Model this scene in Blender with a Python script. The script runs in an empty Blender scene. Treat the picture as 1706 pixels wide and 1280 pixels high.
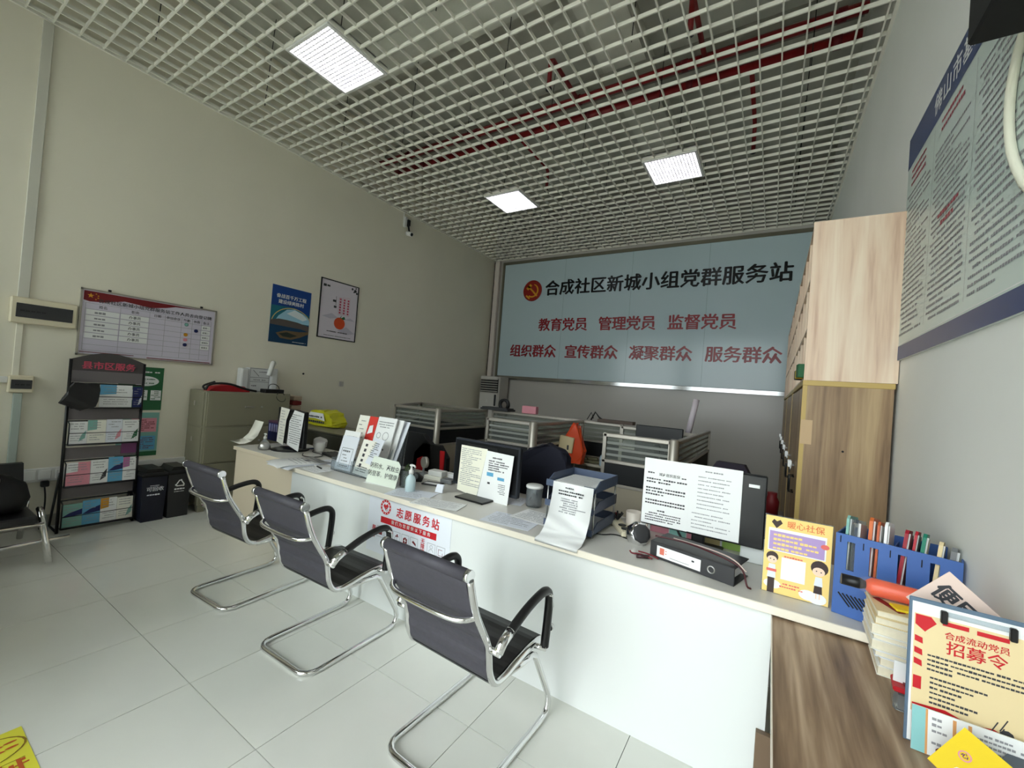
import bpy, bmesh, math, random
from mathutils import Vector, Matrix, Euler
random.seed(7)
PI = math.pi
S = bpy.context.scene
COL = S.collection
# ------------------------------------------------------------------ camera, world, light, exposure
cam = bpy.data.cameras.new('camera'); cam_ob = bpy.data.objects.new('camera', cam); COL.objects.link(cam_ob)
cam.sensor_width = 36; cam.lens = 695.3 / 1706 * 36; cam.clip_start = .02; cam.clip_end = 200
def Rx(a): return Matrix.Rotation(a, 3, 'X')
def Ry(a): return Matrix.Rotation(a, 3, 'Y')
def Rz(a): return Matrix.Rotation(a, 3, 'Z')
_R = (Rz(.07765) @ Rx(-.0143) @ Ry(.5584)) @ Matrix(((1, 0, 0), (0, 0, -1), (0, 1, 0)))   # world -> right, down, forward
_m = Matrix((_R[0], -_R[1], -_R[2])).transposed().to_4x4()
_m.translation = (0, 0, 1.5); cam_ob.matrix_world = _m
S.camera = cam_ob
S.view_settings.view_transform = 'Standard'; S.view_settings.look = 'None'
S.view_settings.gamma = 1; S.view_settings.use_curve_mapping = False
S.view_settings.exposure = 0.32
SKY = 4.2
W = bpy.data.worlds.new('overcast_sky'); S.world = W; W.use_nodes = True
_bg = W.node_tree.nodes['Background']; _bg.inputs[0].default_value = (.93, .975, 1.0, 1)
_nt = W.node_tree                                       # overcast sky: three times as bright overhead as at the horizon, all the way round
_tc = _nt.nodes.new('ShaderNodeTexCoord'); _sx = _nt.nodes.new('ShaderNodeSeparateXYZ'); _mr = _nt.nodes.new('ShaderNodeMapRange')
_nt.links.new(_tc.outputs['Generated'], _sx.inputs[0]); _nt.links.new(_sx.outputs[2], _mr.inputs[0]); _nt.links.new(_mr.outputs[0], _bg.inputs[1])
_mr.inputs[1].default_value = 0; _mr.inputs[2].default_value = 1; _mr.inputs[3].default_value = SKY; _mr.inputs[4].default_value = SKY * 3
LAMP_POWER = 6.0
_l = bpy.data.lights.new('sun', 'SUN'); _l.energy = 30; _l.angle = .02; _l.color = (1, .96, .88)
_o = bpy.data.objects.new('sun', _l); COL.objects.link(_o); _o.rotation_euler = (math.radians(-32), math.radians(8), 0)
_l = bpy.data.lights.new('window_portal', 'AREA'); _l.shape = 'RECTANGLE'; _l.size = 2.25; _l.size_y = 2.3; _l.cycles.is_portal = True
_o = bpy.data.objects.new('window_portal', _l); COL.objects.link(_o); _o.location = (-4.075, -1.16, 2.55); _o.rotation_euler = (PI / 2, 0, 0)
_l = bpy.data.lights.new('door_portal', 'AREA'); _l.shape = 'RECTANGLE'; _l.size = 3.06; _l.size_y = 3.68
_l.cycles.is_portal = True
_o = bpy.data.objects.new('door_portal', _l); COL.objects.link(_o); _o.location = (-1.07, -1.16, 1.85); _o.rotation_euler = (PI / 2, 0, 0)

# ------------------------------------------------------------------ materials
def lin(c):
    c /= 255
    return c / 12.92 if c <= .04045 else ((c + .055) / 1.055) ** 2.4
def L3(r, g, b): return (lin(r), lin(g), lin(b), 1)
MATS = {}
def mat(name, rgb, rough=.5, metal=0, spec=.5, trans=0, ior=1.45, emit=None, alpha=1, coat=0, noise=0, nscale=8, bump=0):
    if name in MATS: return MATS[name]
    m = bpy.data.materials.new(name); m.use_nodes = True
    nt = m.node_tree; b = nt.nodes['Principled BSDF']; i = b.inputs
    i['Base Color'].default_value = L3(*rgb); i['Roughness'].default_value = rough; i['Metallic'].default_value = metal
    i['Specular IOR Level'].default_value = spec; i['Transmission Weight'].default_value = trans; i['IOR'].default_value = ior
    i['Alpha'].default_value = alpha; i['Coat Weight'].default_value = coat
    if emit: i['Emission Color'].default_value = L3(*rgb); i['Emission Strength'].default_value = emit
    if noise or bump:
        tc = nt.nodes.new('ShaderNodeTexCoord'); n = nt.nodes.new('ShaderNodeTexNoise')
        n.inputs['Scale'].default_value = nscale; n.inputs['Detail'].default_value = 4
        nt.links.new(tc.outputs['Object'], n.inputs['Vector'])
        if noise:
            r = nt.nodes.new('ShaderNodeMapRange'); r.inputs[1].default_value = .3; r.inputs[2].default_value = .7
            r.inputs[3].default_value = 1 - noise; r.inputs[4].default_value = 1 + noise * .4
            nt.links.new(n.outputs[0], r.inputs[0])
            mx = nt.nodes.new('ShaderNodeVectorMath'); mx.operation = 'MULTIPLY'; mx.inputs[0].default_value = L3(*rgb)[:3]
            nt.links.new(r.outputs[0], mx.inputs[1]); nt.links.new(mx.outputs[0], i['Base Color'])
        if bump:
            bp = nt.nodes.new('ShaderNodeBump'); bp.inputs['Strength'].default_value = bump; bp.inputs['Distance'].default_value = .002
            nt.links.new(n.outputs[0], bp.inputs['Height']); nt.links.new(bp.outputs[0], i['Normal'])
    MATS[name] = m; return m
def wood(name, c1, c2, c3, axis='Z', scale=1.0, rough=.45):
    m = bpy.data.materials.new(name); m.use_nodes = True; nt = m.node_tree; b = nt.nodes['Principled BSDF']
    tc = nt.nodes.new('ShaderNodeTexCoord'); mp = nt.nodes.new('ShaderNodeMapping')
    s = [9 * scale, 9 * scale, 9 * scale]; s['XYZ'.index(axis)] = .55 * scale
    mp.inputs['Scale'].default_value = s; nt.links.new(tc.outputs['Object'], mp.inputs['Vector'])
    n = nt.nodes.new('ShaderNodeTexNoise'); n.inputs['Scale'].default_value = 1.6; n.inputs['Detail'].default_value = 3; n.inputs['Distortion'].default_value = .6
    nt.links.new(mp.outputs[0], n.inputs['Vector'])
    n2 = nt.nodes.new('ShaderNodeTexNoise'); n2.inputs['Scale'].default_value = 7; n2.inputs['Detail'].default_value = 5; n2.inputs['Distortion'].default_value = .3
    nt.links.new(mp.outputs[0], n2.inputs['Vector'])
    ad = nt.nodes.new('ShaderNodeMath'); ad.operation = 'MULTIPLY_ADD'; ad.inputs[1].default_value = .35
    nt.links.new(n2.outputs[0], ad.inputs[0]); nt.links.new(n.outputs[0], ad.inputs[2])
    cr = nt.nodes.new('ShaderNodeValToRGB'); e = cr.color_ramp.elements
    e[0].position = .45; e[0].color = L3(*c1); e[1].position = .88; e[1].color = L3(*c3); k = e.new(.64); k.color = L3(*c2)
    nt.links.new(ad.outputs[0], cr.inputs[0]); nt.links.new(cr.outputs[0], b.inputs['Base Color']); b.inputs['Roughness'].default_value = rough
    MATS[name] = m; return m

M_wall = mat('wall_paint', (233, 228, 210), .8, noise=.03, nscale=1.5)
M_wallR = mat('wall_paint_right', (238, 239, 234), .75, noise=.02, nscale=2)
M_wallB = mat('back_wall_board', (178, 174, 168), .22)
M_slab = mat('slab_concrete', (206, 206, 194), .9, noise=.15, nscale=2)
M_beam = mat('beam_concrete', (222, 222, 210), .9, noise=.1, nscale=3)
M_grid = mat('grid_white', (233, 231, 219), .45)
M_tile = mat('floor_tile', (228, 229, 221), .12, noise=.04, nscale=2.5)
M_grout = mat('grout', (130, 128, 120), .8)
M_white = mat('white_laminate', (224, 227, 225), .35)
M_cream = mat('cream_laminate', (226, 212, 188), .45)
M_edge = mat('counter_edge', (240, 232, 215), .35)
M_ctop = mat('counter_top', (206, 203, 196), .3)
M_chrome = mat('chrome', (225, 225, 225), .13, 1)
M_steel = mat('brushed_steel', (190, 190, 188), .3, 1)
M_alu = mat('aluminium', (176, 170, 160), .4, .6)
M_mesh = mat('chair_mesh', (66, 64, 72), .6, noise=.12, nscale=60)
M_leather = mat('black_leather', (24, 24, 25), .42)
M_black = mat('black_plastic', (20, 20, 21), .4)
M_blackm = mat('black_matte', (14, 14, 15), .7)
M_dgrey = mat('dark_grey', (52, 52, 54), .5)
M_grey = mat('grey', (120, 122, 124), .5)
M_mon = mat('monitor_shell', (20, 21, 23), .4)
M_screen = mat('monitor_back', (13, 14, 16), .3)
M_paper = mat('paper', (238, 239, 238), .7)
M_paperw = mat('paper_warm', (240, 238, 226), .7)
M_paperb = mat('paper_cool', (226, 230, 238), .6)
M_ink = mat('ink', (60, 60, 64), .6)
M_inkl = mat('ink_light', (150, 150, 154), .6)
M_red = mat('red', (196, 26, 38), .5)
M_dred = mat('dark_red', (120, 22, 28), .5)
M_maroon = mat('maroon', (110, 20, 32), .5)
M_yellow = mat('yellow', (240, 208, 40), .45)
M_blue = mat('file_box_blue', (62, 100, 168), .45)
M_navy = mat('navy', (24, 34, 92), .5)
M_dnavy = mat('navy_cloth', (15, 16, 32), .85)
M_tray = mat('tray_blue_grey', (74, 86, 110), .4)
M_green = mat('green', (36, 98, 58), .5)
M_teal = mat('teal', (128, 178, 168), .5)
M_sky = mat('sky_blue', (96, 166, 204), .5)
M_orange = mat('orange', (236, 98, 30), .5)
M_pink = mat('pink', (226, 150, 164), .6)
M_purple = mat('purple', (176, 150, 200), .6)
M_beigecab = mat('filing_cabinet_paint', (138, 134, 114), .45)
M_ivory = mat('ivory_plastic', (224, 214, 186), .45)
M_plastic = mat('white_plastic', (228, 228, 224), .35)
M_sign = mat('sign_board', (184, 202, 208), .16)
M_glass = mat('glass', (240, 246, 246), .02, trans=1, ior=1.25)
M_acryl = mat('acrylic', (225, 232, 236), .05, trans=.9, ior=1.2)
M_pane = mat('partition_glass', (206, 212, 206), .05, trans=.92, ior=1.08)
M_wrap = mat('clear_wrap', (245, 240, 240), .12, alpha=.07)
M_lamp = mat('lamp_diffuser', (252, 250, 255), .5, emit=LAMP_POWER)
M_fin = mat('lamp_louvre', (250, 249, 252), .3)
M_pipe = mat('pipe_red', (138, 24, 30), .4)
M_duct = mat('galvanised', (150, 148, 138), .5, .3)
M_wire = mat('wire_black', (16, 16, 16), .5)
M_gold = mat('gold', (214, 152, 40), .35)
M_skin = mat('print_skin', (248, 214, 190), .6)
M_hair = mat('print_hair', (64, 50, 48), .6)
M_yprint = mat('print_yellow', (246, 214, 132), .6)
M_kraft = mat('kraft', (226, 206, 160), .65)
M_pages = mat('book_pages', (232, 224, 200), .8, noise=.05, nscale=90)
M_wtop = wood('table_wood', (100, 78, 58), (150, 124, 98), (198, 174, 146), 'Y', 1.0)
M_wend = wood('shelf_wood', (196, 158, 134), (224, 196, 170), (236, 216, 192), 'Z', 1.0)
M_wcab = wood('cabinet_wood', (112, 86, 60), (146, 118, 86), (176, 150, 112), 'Z', 1.0)
M_wyel = mat('edge_band', (190, 162, 96), .5)
M_pave = mat('pavement', (150, 150, 146), .9)

# ------------------------------------------------------------------ mesh builder
class MB:
    def __init__(s): s.bm = bmesh.new(); s.mx = Matrix()
    def v(s, p): return s.bm.verts.new(s.mx @ Vector(p))
    def f(s, vs, smooth=False):
        try: q = s.bm.faces.new(vs); q.smooth = smooth; return q
        except ValueError: return None
    def box(s, x0, y0, z0, x1, y1, z1, bev=0, seg=1):
        P = [s.v((x, y, z)) for z in (z0, z1) for y in (y0, y1) for x in (x0, x1)]
        fs = [s.f([P[i] for i in q]) for q in ((0, 2, 3, 1), (4, 5, 7, 6), (0, 1, 5, 4), (2, 6, 7, 3), (0, 4, 6, 2), (1, 3, 7, 5))]
        if bev:
            es = list({e for f in fs for e in f.edges})
            bmesh.ops.bevel(s.bm, geom=es, offset=bev, segments=seg, affect='EDGES', profile=.5)
        return s
    def obox(s, c, size, rot=(0, 0, 0), bev=0):
        old = s.mx; s.mx = old @ Matrix.Translation(c) @ Euler(rot).to_matrix().to_4x4()
        a, b, d = [k / 2 for k in size]; s.box(-a, -b, -d, a, b, d, bev); s.mx = old; return s
    def poly(s, pts): s.f([s.v(p) for p in pts]); return s
    def rect(s, x0, z0, x1, z1, y=0): return s.poly([(x0, y, z0), (x1, y, z0), (x1, y, z1), (x0, y, z1)])
    def prism(s, pts, y0, y1, ax='y'):
        def P(a, b, d): return {'y': (a, d, b), 'z': (a, b, d), 'x': (d, a, b)}[ax]
        A = [s.v(P(a, b, y0)) for a, b in pts]; B = [s.v(P(a, b, y1)) for a, b in pts]; n = len(pts)
        s.f(A); s.f(B[::-1])
        for i in range(n): s.f([A[i], B[i], B[(i + 1) % n], A[(i + 1) % n]])
        return s
    def disc(s, cx, cz, r, y=0, n=24, rz=None):
        rz = rz or r
        return s.poly([(cx + r * math.cos(2 * PI * i / n), y, cz + rz * math.sin(2 * PI * i / n)) for i in range(n)])
    def ring(s, cx, cz, r0, r1, y=0, n=28, a0=0, a1=2 * PI, k=1):
        for i in range(n):
            a, b = a0 + (a1 - a0) * i / n, a0 + (a1 - a0) * (i + 1) / n
            s.poly([(cx + r * math.cos(t), y, cz + k * r * math.sin(t)) for r, t in ((r0, a), (r1, a), (r1, b), (r0, b))])
        return s
    def tube(s, pts, r, n=8, cyc=False, flat=None):
        pts = [Vector(p) for p in pts]; N = len(pts); rings = []; up = None
        for i, p in enumerate(pts):
            if cyc: t = pts[(i + 1) % N] - pts[i - 1]
            else: t = pts[min(i + 1, N - 1)] - pts[max(i - 1, 0)]
            if t.length < 1e-9: t = Vector((0, 0, 1))
            t.normalize()
            if up is None:
                up = Vector((0, 0, 1)) if abs(t.z) < .9 else Vector((1, 0, 0))
            u = up - t * up.dot(t)
            if u.length < 1e-4: u = t.orthogonal()
            u.normalize(); up = u; w = t.cross(u); rr = r[i] if isinstance(r, (list, tuple)) else r
            fu = flat or 1
            rings.append([s.v(p + (u * math.cos(2 * PI * k / n) * fu + w * math.sin(2 * PI * k / n)) * rr) for k in range(n)])
        for i in range(N if cyc else N - 1):
            a, b = rings[i], rings[(i + 1) % N]
            for k in range(n): s.f([a[k], a[(k + 1) % n], b[(k + 1) % n], b[k]], True)
        if not cyc: s.f(rings[0][::-1]); s.f(rings[-1])
        return s
    def lathe(s, prof, c=(0, 0, 0), n=20, cap=True):
        R = []
        for r, z in prof: R.append([s.v((c[0] + r * math.cos(2 * PI * k / n), c[1] + r * math.sin(2 * PI * k / n), c[2] + z)) for k in range(n)])
        for a, b in zip(R, R[1:]):
            for k in range(n): s.f([a[k], a[(k + 1) % n], b[(k + 1) % n], b[k]], True)
        if cap:
            if prof[0][0] > 1e-5: s.f(R[0][::-1])
            if prof[-1][0] > 1e-5: s.f(R[-1])
        return s
    def sheet(s, x0, x1, prof, th=.0012, taper=None):
        """a strip of paper bent along prof [(y, z)...], from x0 to x1"""
        rows = []
        for i, (y, z) in enumerate(prof):
            a, b = (x0, x1) if not taper else taper[i]
            rows.append((s.v((a, y, z)), s.v((b, y, z)), s.v((b, y + th, z + th)), s.v((a, y + th, z + th))))
        for a, b in zip(rows, rows[1:]):
            for k in range(4): s.f([a[k], a[(k + 1) % 4], b[(k + 1) % 4], b[k]], k in (0, 2))
        s.f(rows[0]); s.f(rows[-1][::-1]); return s
    def done(s, name, m, parent=None, clean=True):
        if clean: bmesh.ops.remove_doubles(s.bm, verts=s.bm.verts, dist=1e-6)
        bmesh.ops.recalc_face_normals(s.bm, faces=s.bm.faces)
        me = bpy.data.meshes.new(name); s.bm.to_mesh(me); s.bm.free(); me.materials.append(m)
        o = bpy.data.objects.new(name, me); COL.objects.link(o)
        if parent: o.parent = parent
        return o
def flat(mb, name, m, parent):        # printed shapes, each a hair proud of the one before so none coincide
    for i, f in enumerate(mb.bm.faces[:]):
        if f.calc_area() > 2e-5 and i % 9:
            f.normal_update()
            if abs(f.normal.y) > .9 and all(len(v.link_faces) == 1 for v in f.verts):
                for v in f.verts: v.co.y -= (i % 9) * 2.5e-5
    me = bpy.data.meshes.new(name); mb.bm.to_mesh(me); mb.bm.free(); me.materials.append(m)
    o = bpy.data.objects.new(name, me); COL.objects.link(o); o.parent = parent; return o
def tag(o, label, cat, group=None, kind=None):
    o['label'] = label; o['category'] = cat
    if group: o['group'] = group
    if kind: o['kind'] = kind
    return o
def thing(name, label, cat, loc=(0, 0, 0), rot=0, group=None):
    o = bpy.data.objects.new(name, None); COL.objects.link(o); o.empty_display_size = .05
    o.location = loc; o.rotation_euler = rot if isinstance(rot, tuple) else (0, 0, rot)
    return tag(o, label, cat, group)
def struct(o): o['kind'] = 'structure'; return o
def stuff(o): o['kind'] = 'stuff'; return o
def one(mb, name, m, label, cat, loc=None, rot=0, group=None):
    o = mb.done(name, m)
    if loc is not None: o.location = loc
    o.rotation_euler = rot if isinstance(rot, tuple) else (0, 0, rot)
    return tag(o, label, cat, group)
def copy_tree(o, parent=None):
    c = o.copy(); COL.objects.link(c)
    if parent: c.parent = parent
    for ch in list(o.children): copy_tree(ch, c)
    return c
TEXTS = []
def T(parent, s, x, z, size, m, y=-.002, align='CENTER', bold=.012, sx=1.0, rot=0, name='lettering', space=1.0, extrude=0, shear=0):
    c = bpy.data.curves.new(name, 'FONT'); c.body = s; c.size = size; c.resolution_u = 1; c.align_x = align; c.align_y = 'CENTER' if '\n' not in s else 'TOP'
    c.space_character = space; c.extrude = extrude; c.shear = shear; c.materials.append(m)
    o = bpy.data.objects.new(name, c); COL.objects.link(o); o.parent = parent
    o.location = (x, y, z); o.rotation_euler = Euler((PI / 2, rot, 0)); o.scale = (sx, 1, 1)
    TEXTS.append((o, bold * size)); return o
def dashes(mb, x0, x1, z, h, y=-.0015, fill=.95, seed=None, gap=.16, word=None):
    """a row of tiny printed marks too small to read"""
    r = random.Random(seed if seed is not None else int((x0 * 7 + z * 131 + h * 977) * 1e4))
    x = x0; end = x0 + (x1 - x0) * fill
    while x < end:
        n = r.randint(2, 7) if word is None else word
        for _ in range(n):
            if x + h * .8 > end: break
            a = h * r.uniform(.24, .4)
            mb.rect(x, z - a, x + h * (1 - gap), z + a * r.uniform(.7, 1), y); x += h
        x += h * r.choice((0, 0, .4, .9))
        if word: x += h * .5
def para(mb, x0, x1, ztop, zbot, n, h, seed=0, y=-.0015, indent=0):
    r = random.Random(seed)
    for i in range(n):
        z = ztop - (ztop - zbot) * (i + .5) / n
        dashes(mb, x0 + (h * 2 if r.random() < .25 else 0) + indent, x1, z, h, y, r.choice((1, 1, .97, .55, .8)), seed * 100 + i)

# ------------------------------------------------------------------ room shell
XL, XR, YB, YF, ZC, ZS = -5.306, .566, 7.413, -1.1, 4.275, 5.25
struct(MB().box(XL - .15, YF - .15, 0, XL, YB + .15, ZS).done('wall_left', M_wall))
struct(MB().box(XR, YF - .15, 0, XR + .15, YB + .15, ZS).done('wall_right', M_wallR))
struct(MB().box(XL, YB, 0, XR, YB + .15, ZS).done('wall_back', M_wallB))
DX0, DX1, DZ = -2.6, .46, 3.7
LX0, LX1, LZ0 = -5.2, -2.95, 1.5
wf = MB(); wf.box(XL, YF - .15, 0, DX0, YF, LZ0); wf.box(XL, YF - .15, DZ, DX0, YF, ZS); wf.box(XL, YF - .15, LZ0, LX0, YF, DZ); wf.box(LX1, YF - .15, LZ0, DX0, YF, DZ); wf.box(DX1, YF - .15, 0, XR, YF, ZS); wf.box(DX0, YF - .15, DZ, DX1, YF, ZS)
struct(wf.done('wall_front', M_wall))
struct(MB().box(XL - .15, YF - .15, ZS, XR + .15, YB + .15, ZS + .2).done('ceiling', M_slab))
fl = struct(MB().box(XL - .15, YF - .15, -.2, XR + .15, YB + .15, -.008).done('floor', M_grout))
GX, GY, GS = -1.651, .944, .6
tile_mesh = {}
for i in range(-7, 5):
    for j in range(-4, 12):
        x0, x1 = GX + i * GS + .0015, GX + (i + 1) * GS - .0015; y0, y1 = GY + j * GS + .0015, GY + (j + 1) * GS - .0015
        x0, x1 = max(x0, XL), min(x1, XR); y0, y1 = max(y0, YF), min(y1, YB)
        if x1 - x0 < .01 or y1 - y0 < .01: continue
        k = (round(x1 - x0, 3), round(y1 - y0, 3))
        if k in tile_mesh: o = bpy.data.objects.new('tile', tile_mesh[k]); COL.objects.link(o); o.parent = fl
        else:
            o = MB().box(0, 0, -.009, x1 - x0, y1 - y0, 0).done('tile', M_tile, fl); tile_mesh[k] = o.data
        o.location = (x0, y0, 0)
# storefront behind the camera: door leaf opening and glazed bays
w1 = struct(bpy.data.objects.new('window_1', None)); COL.objects.link(w1)
fr = MB()
for x in (DX0, -1.55, -.55, DX1 - .06): fr.box(x, YF - .11, 0, x + .06, YF - .05, DZ)
fr.box(DX0, YF - .11, DZ - .06, DX1, YF - .05, DZ); fr.box(DX0, YF - .11, 2.3, DX1, YF - .05, 2.36)
fr.box(DX0, YF - .11, 0, -1.55, YF - .05, .08); fr.box(-.55, YF - .11, 0, DX1, YF - .05, .08)
fr.done('window_frame', M_dgrey, w1)
def thin_glass():
    m = bpy.data.materials.new('window_glass'); m.use_nodes = True; nt = m.node_tree; nt.nodes.clear()
    o = nt.nodes.new('ShaderNodeOutputMaterial'); mx = nt.nodes.new('ShaderNodeMixShader'); f = nt.nodes.new('ShaderNodeFresnel'); f.inputs[0].default_value = 1.4
    t = nt.nodes.new('ShaderNodeBsdfTransparent'); t.inputs[0].default_value = (.93, .96, .95, 1); g = nt.nodes.new('ShaderNodeBsdfGlossy'); g.inputs['Roughness'].default_value = .02
    nt.links.new(f.outputs[0], mx.inputs[0]); nt.links.new(t.outputs[0], mx.inputs[1]); nt.links.new(g.outputs[0], mx.inputs[2]); nt.links.new(mx.outputs[0], o.inputs[0]); return m
M_win = thin_glass()
for a, b, z0, z1 in ((DX0 + .06, -1.55, .08, 2.3), (-.49, DX1 - .06, .08, 2.3), (DX0 + .06, -1.55, 2.36, DZ - .06), (-1.49, -.55, 2.36, DZ - .06), (-.49, DX1 - .06, 2.36, DZ - .06)):
    MB().box(a, YF - .083, z0, b, YF - .077, z1).done('pane', M_win, w1)
w2 = struct(bpy.data.objects.new('added_window', None)); COL.objects.link(w2)  # unseen window, added to let more daylight onto the left wall
fr = MB()
for x in (LX0, (LX0 + LX1) / 2 - .03, LX1 - .06): fr.box(x, YF - .11, LZ0, x + .06, YF - .05, DZ)
fr.box(LX0, YF - .11, LZ0, LX1, YF - .05, LZ0 + .06); fr.box(LX0, YF - .11, DZ - .06, LX1, YF - .05, DZ); fr.done('window_frame', M_dgrey, w2)
for a, b in ((LX0 + .06, (LX0 + LX1) / 2 - .03), ((LX0 + LX1) / 2 + .03, LX1 - .06)): MB().box(a, YF - .083, LZ0 + .06, b, YF - .077, DZ - .06).done('pane', M_win, w2)
struct(MB().box(-14, -16, -.2, 10, YF - .15, -.02).done('pavement', M_pave))
struct(MB().box(1.1, -12, -.02, 1.3, YF - .16, 6.5).done('wall_sky_blocker', mat('sky_blocker_grey', (120, 116, 108), .9)))  # unseen outside wall, added to block sky light from the right
struct(MB().box(-6.2, -3.6, 3.75, -2.75, YF - .151, 3.83).done('added_canopy', mat('added_canopy_grey', (150, 146, 136), .8)))  # unseen slab over the left window, added to keep the left floor dark
# back wall cladding pole in the corner
struct(MB().box(-5.24, 7.33, 1.72, -5.13, YB, 4.25, .01).done('trim_1', mat('pole_pinkish', (214, 204, 196), .5)))
struct(MB().box(-5.3, 7.395, 1.72, -5.24, YB, 4.25).done('gap_shade_strip', mat('shadow_gap', (70, 60, 52), .8)))  # solid dark strip; the shade of the gap is put into its colour
# ceiling beams and slab services
struct(MB().box(-1.75, YF, 5.0, -1.3, YB, ZS).done('trim_3', M_beam))
struct(MB().box(-1.3, YF, 5.12, XR, 3.6, ZS).done('trim_4', M_beam))
struct(MB().box(XL, 2.95, 5.02, XR, 3.2, ZS).done('trim_5', M_beam))

# ------------------------------------------------------------------ open-cell ceiling grid
grid = struct(bpy.data.objects.new('grid_ceiling', None)); COL.objects.link(grid)
CX, CY, BX, BY = .1515, .154, -2.2125, 2.165
LAMPS = [(BX - 10 * CX, BY - 2 * CY), (BX - 10 * CX, BY + 17 * CY), (BX + 5 * CX, BY + 17 * CY), (BX + 5 * CX, BY - 2 * CY)]
def cuts(a0, a1, holes):
    segs = [(a0, a1)]
    for h0, h1 in holes:
        nx = []
        for s0, s1 in segs:
            if h1 <= s0 or h0 >= s1: nx.append((s0, s1)); continue
            if h0 - s0 > .01: nx.append((s0, h0))
            if s1 - h1 > .01: nx.append((h1, s1))
        segs = nx
    return segs
bw = .0052
for j in range(-22, 35):
    y = BY + j * CY
    if not YF < y < YB: continue
    holes = [(x, x + 4 * CX) for x, yy in LAMPS if yy + .01 < y < yy + 4 * CY - .01]
    for a, b in cuts(XL + .02, XR - .02, holes): MB().box(a, y - bw, ZC, b, y + bw, ZC + .03).done('bar', M_grid, grid)
for i in range(-21, 19):
    x = BX + i * CX
    if not XL < x < XR: continue
    holes = [(yy, yy + 4 * CY) for xx, yy in LAMPS if xx + .01 < x < xx + 4 * CX - .01]
    for a, b in cuts(YF + .02, YB - .02, holes): MB().box(x - bw, a, ZC + .0008, x + bw, b, ZC + .0292).done('bar', M_grid, grid)
e = MB(); e.box(XL, YF, ZC - .004, XL + .022, YB, ZC + .03); e.box(XR - .022, YF, ZC - .004, XR, YB, ZC + .03); e.box(XL, YB - .022, ZC - .004, XR, YB, ZC + .03)
e.done('edge_angle', M_grid, grid)
hw = MB()
for i in range(5):
    for j in range(7):
        x, y = BX + (i * 8 - 17) * CX + .05, BY + (j * 6 - 6) * CY + .05
        if XL < x < XR and YF < y < YB: hw.tube([(x, y, ZC + .03), (x + .02, y + .03, ZS)], .004, 5)
hw.done('hanger_wire', M_wire, grid)
LL = ['square lit ceiling lamp nearest the camera, high above the visitor chairs', 'square lit ceiling lamp far back, nearer the left wall with the camera',
      'square lit ceiling lamp far back, nearer the wooden cabinets', 'square lit ceiling lamp over the counter, just above the top of the view']
for (x, y), lab in zip(LAMPS, LL):
    t = thing('ceiling_lamp', lab, 'ceiling lamp', (x + 2 * CX, y + 2 * CY, ZC - .012), 0, 'square lamps in the grid ceiling')
    h = 2 * CX - .008; k = 2 * CY - .008
    b = MB(); w = .022
    b.box(-h, -k, 0, h, -k + w, .07); b.box(-h, k - w, 0, h, k, .07); b.box(-h, -k + w, 0, -h + w, k - w, .07); b.box(h - w, -k + w, 0, h, k - w, .07); b.box(-h, -k, .062, h, k, .07)
    b.done('housing', M_plastic, t)
    MB().box(-h + w, -k + w, .04, h - w, k - w, .05).done('diffuser', M_lamp, t)
    f = MB(); n = 16
    for q in range(1, n):
        px = -h + w + (2 * h - 2 * w) * q / n; py = -k + w + (2 * k - 2 * w) * q / n
        f.box(px - .0045, -k + w, .012, px + .0045, k - w, .034); f.box(-h + w, py - .0045, .0125, h - w, py + .0045, .0335)
    stuff(f.done('louvre', M_fin, t))
# fire pipes above the grid
def pipe(y, z, r, lab):
    t = thing('fire_pipe', lab, 'pipe', (0, y, z))
    MB().tube([(XL + .1, 0, 0), (XR - .1, 0, 0)], r, 12).done('pipe_run', M_pipe, t)
    for x in (-4.6, -3.4, -2.0, -.9, .3): MB().tube([(x - .03, 0, 0), (x + .03, 0, 0)], r * 1.18, 12).done('coupling', M_maroon, t)
    return t
p1 = pipe(4.12, 4.74, .045, 'red fire pipe above the grid, the one nearer the camera')
p2 = pipe(4.42, 4.74, .05, 'red fire pipe above the grid, the one nearer the back wall')
one(MB().box(XL + .1, -.09, -.07, XR - .1, .09, .07), 'cable_tray', M_duct, 'grey cable tray running between the two red pipes above the grid', 'cable tray', (0, 4.27, 4.92))
for i, (x, y0, y1) in enumerate(((-2.0, 4.12, 3.5), (-.72, 4.12, 3.45), (-.35, 4.42, 5.3), (-2.95, 4.42, 5.2))):
    pt = ['short left-hand branch pipe rising towards the camera from the near red pipe', 'short right-hand branch pipe rising towards the camera from the near red pipe',
          'dark branch pipe towards the back wall from the far red pipe, right one', 'dark branch pipe towards the back wall from the far red pipe, left one'][i]
    t = thing('branch_pipe', pt, 'pipe', (x, 0, 4.74))
    MB().tube([(0, y0, 0), (0, y1, 0), (0, y1 + (.05 if y1 > y0 else -.05), -.04), (0, y1 + (.05 if y1 > y0 else -.05), -.3)], .022, 10).done('pipe_run', M_pipe, t)
    MB().lathe([(.012, 0), (.03, .01), (.03, .03), (.012, .04)], (0, y1 + (.05 if y1 > y0 else -.05), -.34), 10).done('sprinkler_head', M_dgrey, t)

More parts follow.
